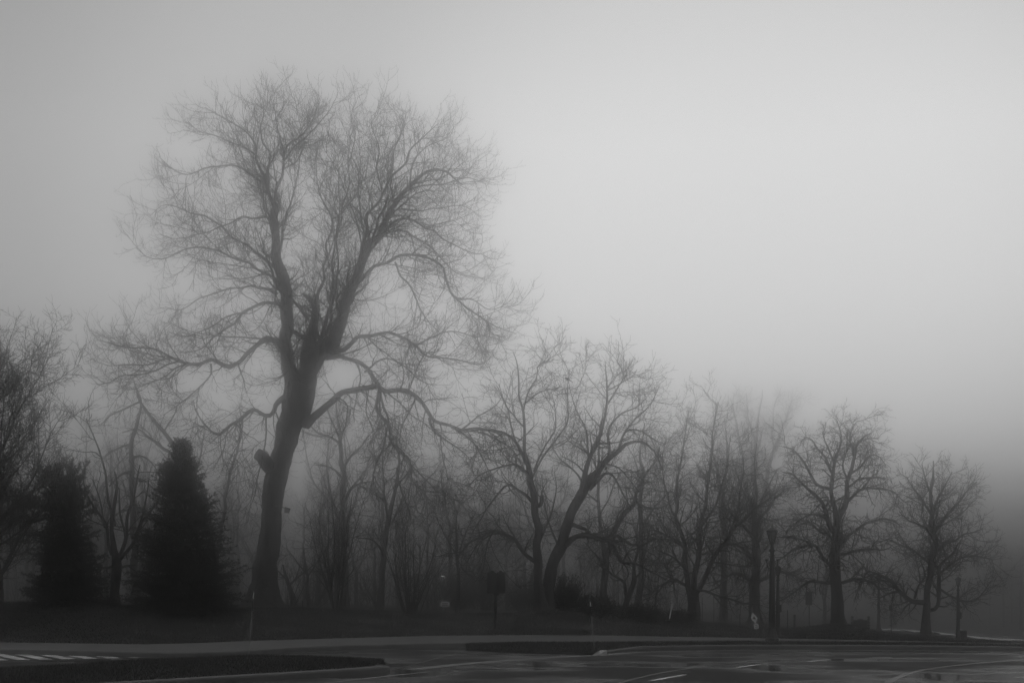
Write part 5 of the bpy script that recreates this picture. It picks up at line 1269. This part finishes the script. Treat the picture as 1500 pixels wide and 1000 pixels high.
b = MB(); b.box((-.04, -.01, (zt + zb) / 2), (2.6 * k, .008, (zt - zb) / 2), 0, .03); b.build('panel', BLACK, r)

# park notice board
Y = 80; k = Y / F; nb = at(1260.5, Y)
yb = HY - (nb[2] - CZ) * F / Y
r = empty('notice_board', nb, 'low dark notice board between two striped bollard posts behind the mound', 'notice board')
def zz(y): return (HY - y) * k + CZ - nb[2]
b = MB(); b.box((-.01, 0, (zz(907.5) + zz(921)) / 2), (10.4 * k, .05, 6.8 * k), 0, .02); bd = b.build('board', BLACK, r)
b = MB(); b.prism([(-5.2 * k, zz(907.4)), (5 * k, zz(907.4)), (3.6 * k, zz(906.2)), (0, zz(905.4)), (-3.8 * k, zz(906.2))], -.03, .03); b.build('crest', SIGNBACK, bd)
b = MB()
for y, h_ in ((910.5, .7), (913, .5), (915, .5), (918, .6)):
    b.box((-.01, -.053, zz(y)), (6.5 * k, .003, h_ * .5 * k), 0)
b.build('lettering', SIGNBACK, bd)
for sx in (-12.2, 12.0):
    p = MB(); p.lathe([(.05, -.2), (.05, zz(905)), (.02, zz(905))], 10, (sx * k, 0, 0)); po = p.build('post', SIGNBACK, r, True)
    q = MB()
    for y in (903.2, 906, 911, 915, 919, 922.5):
        q.lathe([(.055, zz(y) - .05), (.085, zz(y) - .03), (.085, zz(y) + .03), (.055, zz(y) + .05)], 10, (sx * k, 0, 0))
    q.build('dark_band', BLACK, po, True)

# fence posts and stakes standing on the lawn
def post(px, Y, top, w, label, name='fence_post', m=None, catg='post', cap=False):
    b0 = at(px, Y); k = Y / F; h = (HY - top) * k + CZ - b0[2]
    q = MB(); rr = w / 2 * k
    if cap: q.lathe([(rr, -.15), (rr, h - .06), (rr * 1.15, h - .05), (rr * 1.15, h - .02), (rr * .5, h)], 8)
    else: q.tube([[0, 0, -.15], [.01, 0, h * .5], [0, 0, h]], [rr * 1.05, rr, rr * .9], 6)
    o = q.build(name, m or BLACK); o.location = [float(v) for v in b0]
    props(o, label, catg)
post(1164, 64, 899.5, 3.2, 'thick dark wooden post between the two lamp posts and the rectangular sign', cap=True)
post(1153.5, 64, 893, 1.4, 'thin dark post just right of the smaller ornate lamp post')
post(1083.5, 64, 899, 1.3, 'thin dark post left of the tilted diamond sign')
post(1028.5, 78, 874, 1.1, 'thin tall fence post right beside the vase-shaped tree')
post(1045.5, 80, 873, 1.2, 'thin tall fence post midway between vase-shaped tree and straight grey trunk')
post(995, 84, 878, 1.0, 'thin fence post above the flat dark shrub by the hydrant')
post(443, 60, 879.5, 1.3, 'short thin stake right of the great trunk', 'garden_stake')
post(331.5, 58.5, 873, 1.3, 'short thin stake in the gap between broad spruce and great trunk', 'garden_stake')
# floodlight on the trunk
Y = HYD - .52; k = Y / F
fl = PX(410, 745, Y)
r = empty('floodlight', fl, 'small box floodlight on a pale bracket strapped to the great trunk', 'floodlight')
b = MB(); b.box((-1.6 * k, -.02, 3.4 * k), (6. * k, .03, .6 * k), 0, .01); b.build('bracket', STAKE, r)
b = MB(); b.tube([[3 * k, 0, 2.6 * k], [9.5 * k, .05, 0.5 * k]], .02, 6); b.build('arm', BLACK, r)
b = MB(); b.prism([(7.3 * k, 3.2 * k), (14.8 * k, .8 * k), (12.8 * k, -6.0 * k), (6.4 * k, -5.6 * k)], -.02, .16); b.build('lamp_head', BLACK, r)

# shelter far away
Y = 118; sb = at(1311, Y); k = Y / F
PALE = mat('pale_render', 0.35, 0.7, 0.15, 3.0); 
def zs(y): return (HY - y) * k + CZ - sb[2]
r = empty('shelter', sb, 'faint pale flat-roofed shelter far behind the small square sign', 'shelter')
b = MB(); b.box((0, 0, zs(895.6)), (11.5 * k, 1.2, 1.3 * k), 0, .03); b.build('roof', PALE, r)
b = MB(); b.box((.1, .6, zs(897) / 2), (3.2 * k, .1, zs(897) / 2 - .02), 0); b.build('dark_wall', SIGNBACK, r)
for sx in (6, 8.6, -9.5):
    b = MB(); b.box((sx * k, -.6, zs(897) / 2), (.05, .05, zs(897) / 2), 0); b.build('post', PALE, r)

# path behind the mound (draped on the ground)
def draped(name, left, right, m, n=60, up=.05):
    A = resamp(np.array([at(px, Y) for px, Y in left]), n); B = resamp(np.array([at(px, Y) for px, Y in right]), n)
    rows = []
    for t in np.linspace(0, 1, 7):
        q = A + (B - A) * t; q[:, 2] = hgt(q[:, 0], q[:, 1]) + up; rows.append(q)
    Q = [[r_ * n + i, r_ * n + i + 1, (r_ + 1) * n + i + 1, (r_ + 1) * n + i] for r_ in range(6) for i in range(n - 1)]
    V = np.concatenate(rows)
    o = mesh(name, V, [np.array(Q)], m)
    return props(o, kind='structure')
PATHM = mat('wet_path', 0.24, 0.4, 0.25, 1.5, 0, (1, 1, 1), 0.4)
draped('path', [(1235, 100), (1290, 90), (1350, 82), (1400, 74), (1450, 68), (1560, 62)], [(1240, 110), (1300, 99), (1370, 90), (1430, 82), (1500, 75), (1620, 69)], PATHM)

# birds
def bird(label, p, s, rz):
    r = MB()
    r.tube([[-.11, 0, -.03], [-.06, 0, 0], [0, 0, .03], [.05, 0, .05], [.08, 0, .075], [.105, 0, .08], [.125, 0, .078]], [.008, .03, .045, .04, .032, .025, .004], 8)
    r.tube([[-.05, 0, .0], [-.12, 0, -.05], [-.19, 0, -.08]], [.02, .018, .012], 6)
    for sy in (-.015, .015): r.tube([[0, sy, -.01], [.005, sy, -.07]], .005, 4)
    o = r.build('bird', BIRDM, None, True)
    o.location = [float(v) for v in p]; o.rotation_euler = (0, 0, rz); o.scale = (s,) * 3
    props(o, label, 'bird')
bird('small dark bird perched near the top of a thin upright twig', PX(832.2, 558.5, TWY + 1.3) + [0, 0, .06], 1.1, pi)

# ------------------------------------------------------------------ grass blades
def blades(name, pts, hgt_, wid, seed, m, label=None):
    rng = np.random.default_rng(seed); n = len(pts)
    a = rng.random(n) * 6.28; s = np.stack([np.cos(a), np.sin(a), 0 * a], 1) * (wid * rng.uniform(.6, 1.2, n))[:, None] / 2
    h = hgt_ * rng.uniform(.4, 1.2, n) ** 1.2
    tip = pts + np.stack([rng.normal(0, .45, n) * h, rng.normal(0, .45, n) * h, h], 1)
    V = np.stack([pts - s, pts + s, tip], 1).reshape(-1, 3)
    o = mesh(name, V, [np.arange(3 * n).reshape(-1, 3)], m, None, False)
    o['kind'] = 'stuff'
    return o
GRASS = mat('grass_blades', 0.02, 0.8, 0.5, .8, 0, (1, 1, 1), 0.2)
rngg = np.random.default_rng(77)
def strip_pts(A, B, n, ftop):
    A, B = resamp(A, 200), resamp(B, 200)
    u_ = rngg.random(n) * 198.99; t = rngg.random(n); i = u_.astype(int); w_ = (u_ - i)[:, None]
    a = A[i] * (1 - w_) + A[i + 1] * w_; b = B[i] * (1 - w_) + B[i + 1] * w_
    p = a + (b - a) * t[:, None]
    p[:, 2] = ftop(t, a, b)
    return p
la2 = la[40:]; lb2 = lbk[40:]
pL = strip_pts(la2, lb2, 26000, lambda t, a, b: .125 + .07 * np.sin(np.minimum(t, .6) / .6 * pi * .5) - .12 * np.clip((t - .7) / .3, 0, 1) - .01)
blades('grass', pL, .075, .018, 1, GRASS)
fr, bk = VERGE_R
sel = slice(0, len(fr))
pR = strip_pts(fr[sel], bk[sel], 42000, lambda t, a, b: np.minimum(a[:, 2] + (.135 - a[:, 2]) * np.minimum(1, t * 4) + .03 * np.sin(t * pi) * np.clip((b - a)[:, 1], 0, 1), .2) - .008)
blades('verge_grass', pR, .075, .022, 2, GRASS)
n = 90000
px = rngg.uniform(-30, 1480, n); y0 = pave_edge(px); yd = y0 + .02 + 16 * rngg.random(n) ** 1.6
X = (px - 750) / F * yd
pl_ = np.stack([X, yd, hgt(X, yd) - .01], 1)
blades('lawn_grass', pl_, .085, .03, 3, GRASS)
DRY = mat('dry_grass_blades', 0.17, 0.85, 0.5, .8, 0, (1, 1, 1), 0.2)
n = 40000
px = np.clip(rngg.normal(720, 230, n), 200, 1120); y0 = pave_edge(px); yd = y0 + 1.5 + np.abs(rngg.normal(0, 1, n)) * 4.5
X = (px - 750) / F * yd
keep = (np.sin(X * 1.1 + 2) * np.sin(yd * 1.7 + X * .4) + rngg.normal(0, .5, n)) > .25
pd = np.stack([X, yd, hgt(X, yd) - .01], 1)[keep]
blades('dry_grass', pd, .11, .03, 4, DRY)
# leaf litter and twigs blown along the kerb
n = 2600
idx = rngg.integers(0, len(rline) - 1, n)
pp = np.c_[rline[idx, :2], np.full(n, .012)] + np.stack([rngg.normal(0, .15, n), -np.abs(rngg.normal(0, .18, n)) - .02, 0 * idx], 1)
LITTER = mat('leaf_litter', 0.035, .8, .5, 9.)
ang = rngg.random(n) * 6.28; sz = rngg.uniform(.012, .04, n)
V = np.stack([pp + np.stack([np.cos(ang + k_) * sz, np.sin(ang + k_) * sz, rngg.uniform(0, .012, n)], 1) for k_ in (0, 2.1, 4.2)], 1).reshape(-1, 3)
o = mesh('leaf_litter', V, [np.arange(3 * n).reshape(-1, 3)], LITTER, None, False); o['kind'] = 'stuff'
FOGC, FOGG = .97, .993
SKYRAMP = ((0, .05), (.012, .18), (.030, .36), (.055, .64), (.080, .92), (.110, 1.06), (.155, 1.12), (.20, 1.2), (.30, 1.28), (.42, 1.05), (1., .45))
SKYK = 6.6
GLOW = ((-1, .8), (.2, .75), (.6, .6), (.86, .54), (.95, .76), (.995, 1.0))
SUN_E = .5
EXPO = -0.16
VB = 5
# ------------------------------------------------------------------ fog, sky and sun
FOG = 0.0166
hz = MB()
hz.box((40, 190, 13.4), (480, 300, 17.1))
haze = hz.build('haze', None)
haze['kind'] = 'stuff'
fm = bpy.data.materials.new('fog'); fm.use_nodes = True
nt = fm.node_tree
for n in list(nt.nodes):
    if n.type != 'OUTPUT_MATERIAL': nt.nodes.remove(n)
pv = nt.nodes.new('ShaderNodeVolumePrincipled')
pv.inputs['Color'].default_value = (FOGC, FOGC, FOGC, 1)
pv.inputs['Density'].default_value = FOG
pv.inputs['Anisotropy'].default_value = FOGG
nt.links.new(pv.outputs['Volume'], nt.nodes['Material Output'].inputs['Volume'])
haze.data.materials.append(fm)

W = bpy.data.worlds.new('World'); S.world = W; W.use_nodes = True
nt = W.node_tree; N = nt.nodes.new; Lk = nt.links.new
bg = nt.nodes['Background']
SUN_EL, SUN_AZ = radians(58), radians(6)
sky = N('ShaderNodeTexSky'); sky.sky_type = 'NISHITA'; sky.sun_disc = False
sky.sun_elevation = SUN_EL; sky.sun_rotation = SUN_AZ; sky.dust_density = 3
bw = N('ShaderNodeRGBToBW'); Lk(sky.outputs['Color'], bw.inputs['Color'])
tc = N('ShaderNodeTexCoord'); sp = N('ShaderNodeSeparateXYZ'); Lk(tc.outputs['Generated'], sp.inputs['Vector'])
ramp = N('ShaderNodeValToRGB'); Lk(sp.outputs['Z'], ramp.inputs['Fac'])
el = ramp.color_ramp.elements
while len(el) > 1: el.remove(el[-1])
for i, (z, v) in enumerate(SKYRAMP):
    e = el[0] if i == 0 else el.new(z)
    e.position = z; e.color = (v, v, v, 1)
# overcast: the cloud hides the clear sky almost wholly
mx = N('ShaderNodeMix'); mx.data_type = 'FLOAT'
mx.inputs[0].default_value = .93
Lk(bw.outputs['Val'], mx.inputs[2]); mx.inputs[3].default_value = SKYK
mul = N('ShaderNodeMath'); mul.operation = 'MULTIPLY'
Lk(mx.outputs[0], mul.inputs[0]); Lk(ramp.outputs['Color'], mul.inputs[1])
# the cloud is brighter towards the hidden sun
sd = (sin(SUN_AZ) * cos(SUN_EL), cos(SUN_AZ) * cos(SUN_EL), sin(SUN_EL))
dt = N('ShaderNodeVectorMath'); dt.operation = 'DOT_PRODUCT'; dt.inputs[1].default_value = (sin(radians(10)) * cos(radians(14)), cos(radians(10)) * cos(radians(14)), sin(radians(14)))
Lk(tc.outputs['Generated'], dt.inputs[0])
gf = N('ShaderNodeMapRange'); gf.inputs['From Min'].default_value = -1; gf.inputs['From Max'].default_value = 1
Lk(dt.outputs['Value'], gf.inputs['Value'])
gl = N('ShaderNodeValToRGB'); Lk(gf.outputs['Result'], gl.inputs['Fac'])
ge = gl.color_ramp.elements
while len(ge) > 1: ge.remove(ge[-1])
gl.color_ramp.interpolation = 'EASE'
for i, (z, v) in enumerate(GLOW):
    e = ge[0] if i == 0 else ge.new((z + 1) / 2)
    e.position = (z + 1) / 2; e.color = (v, v, v, 1)
m2 = N('ShaderNodeMath'); m2.operation = 'MULTIPLY'
Lk(mul.outputs[0], m2.inputs[0]); Lk(gl.outputs['Color'], m2.inputs[1])
Lk(m2.outputs[0], bg.inputs['Color'])
bg.inputs['Strength'].default_value = 0.1

sun_d = bpy.data.lights.new('sun', 'SUN'); sun_d.energy = SUN_E; sun_d.angle = radians(30)
sun = bpy.data.objects.new('sun', sun_d); link(sun)
from mathutils import Vector
sun.rotation_euler = Vector(sd).to_track_quat('Z', 'Y').to_euler()

S.view_settings.view_transform = 'Standard'; S.view_settings.look = 'None'
S.view_settings.exposure = EXPO; S.view_settings.gamma = 1
S.render.engine = 'CYCLES'
c = S.cycles
c.volume_bounces = VB; c.max_bounces = 8; c.diffuse_bounces = 1; c.glossy_bounces = 2; c.transparent_max_bounces = 8
c.use_denoising = True
c.denoiser = 'OPENIMAGEDENOISE'; c.denoising_input_passes = 'RGB_ALBEDO_NORMAL'; c.denoising_prefilter = 'NONE'
c.use_adaptive_sampling = True; c.adaptive_threshold = 0.01
S.render.film_transparent = False
c.filter_width = 1.4
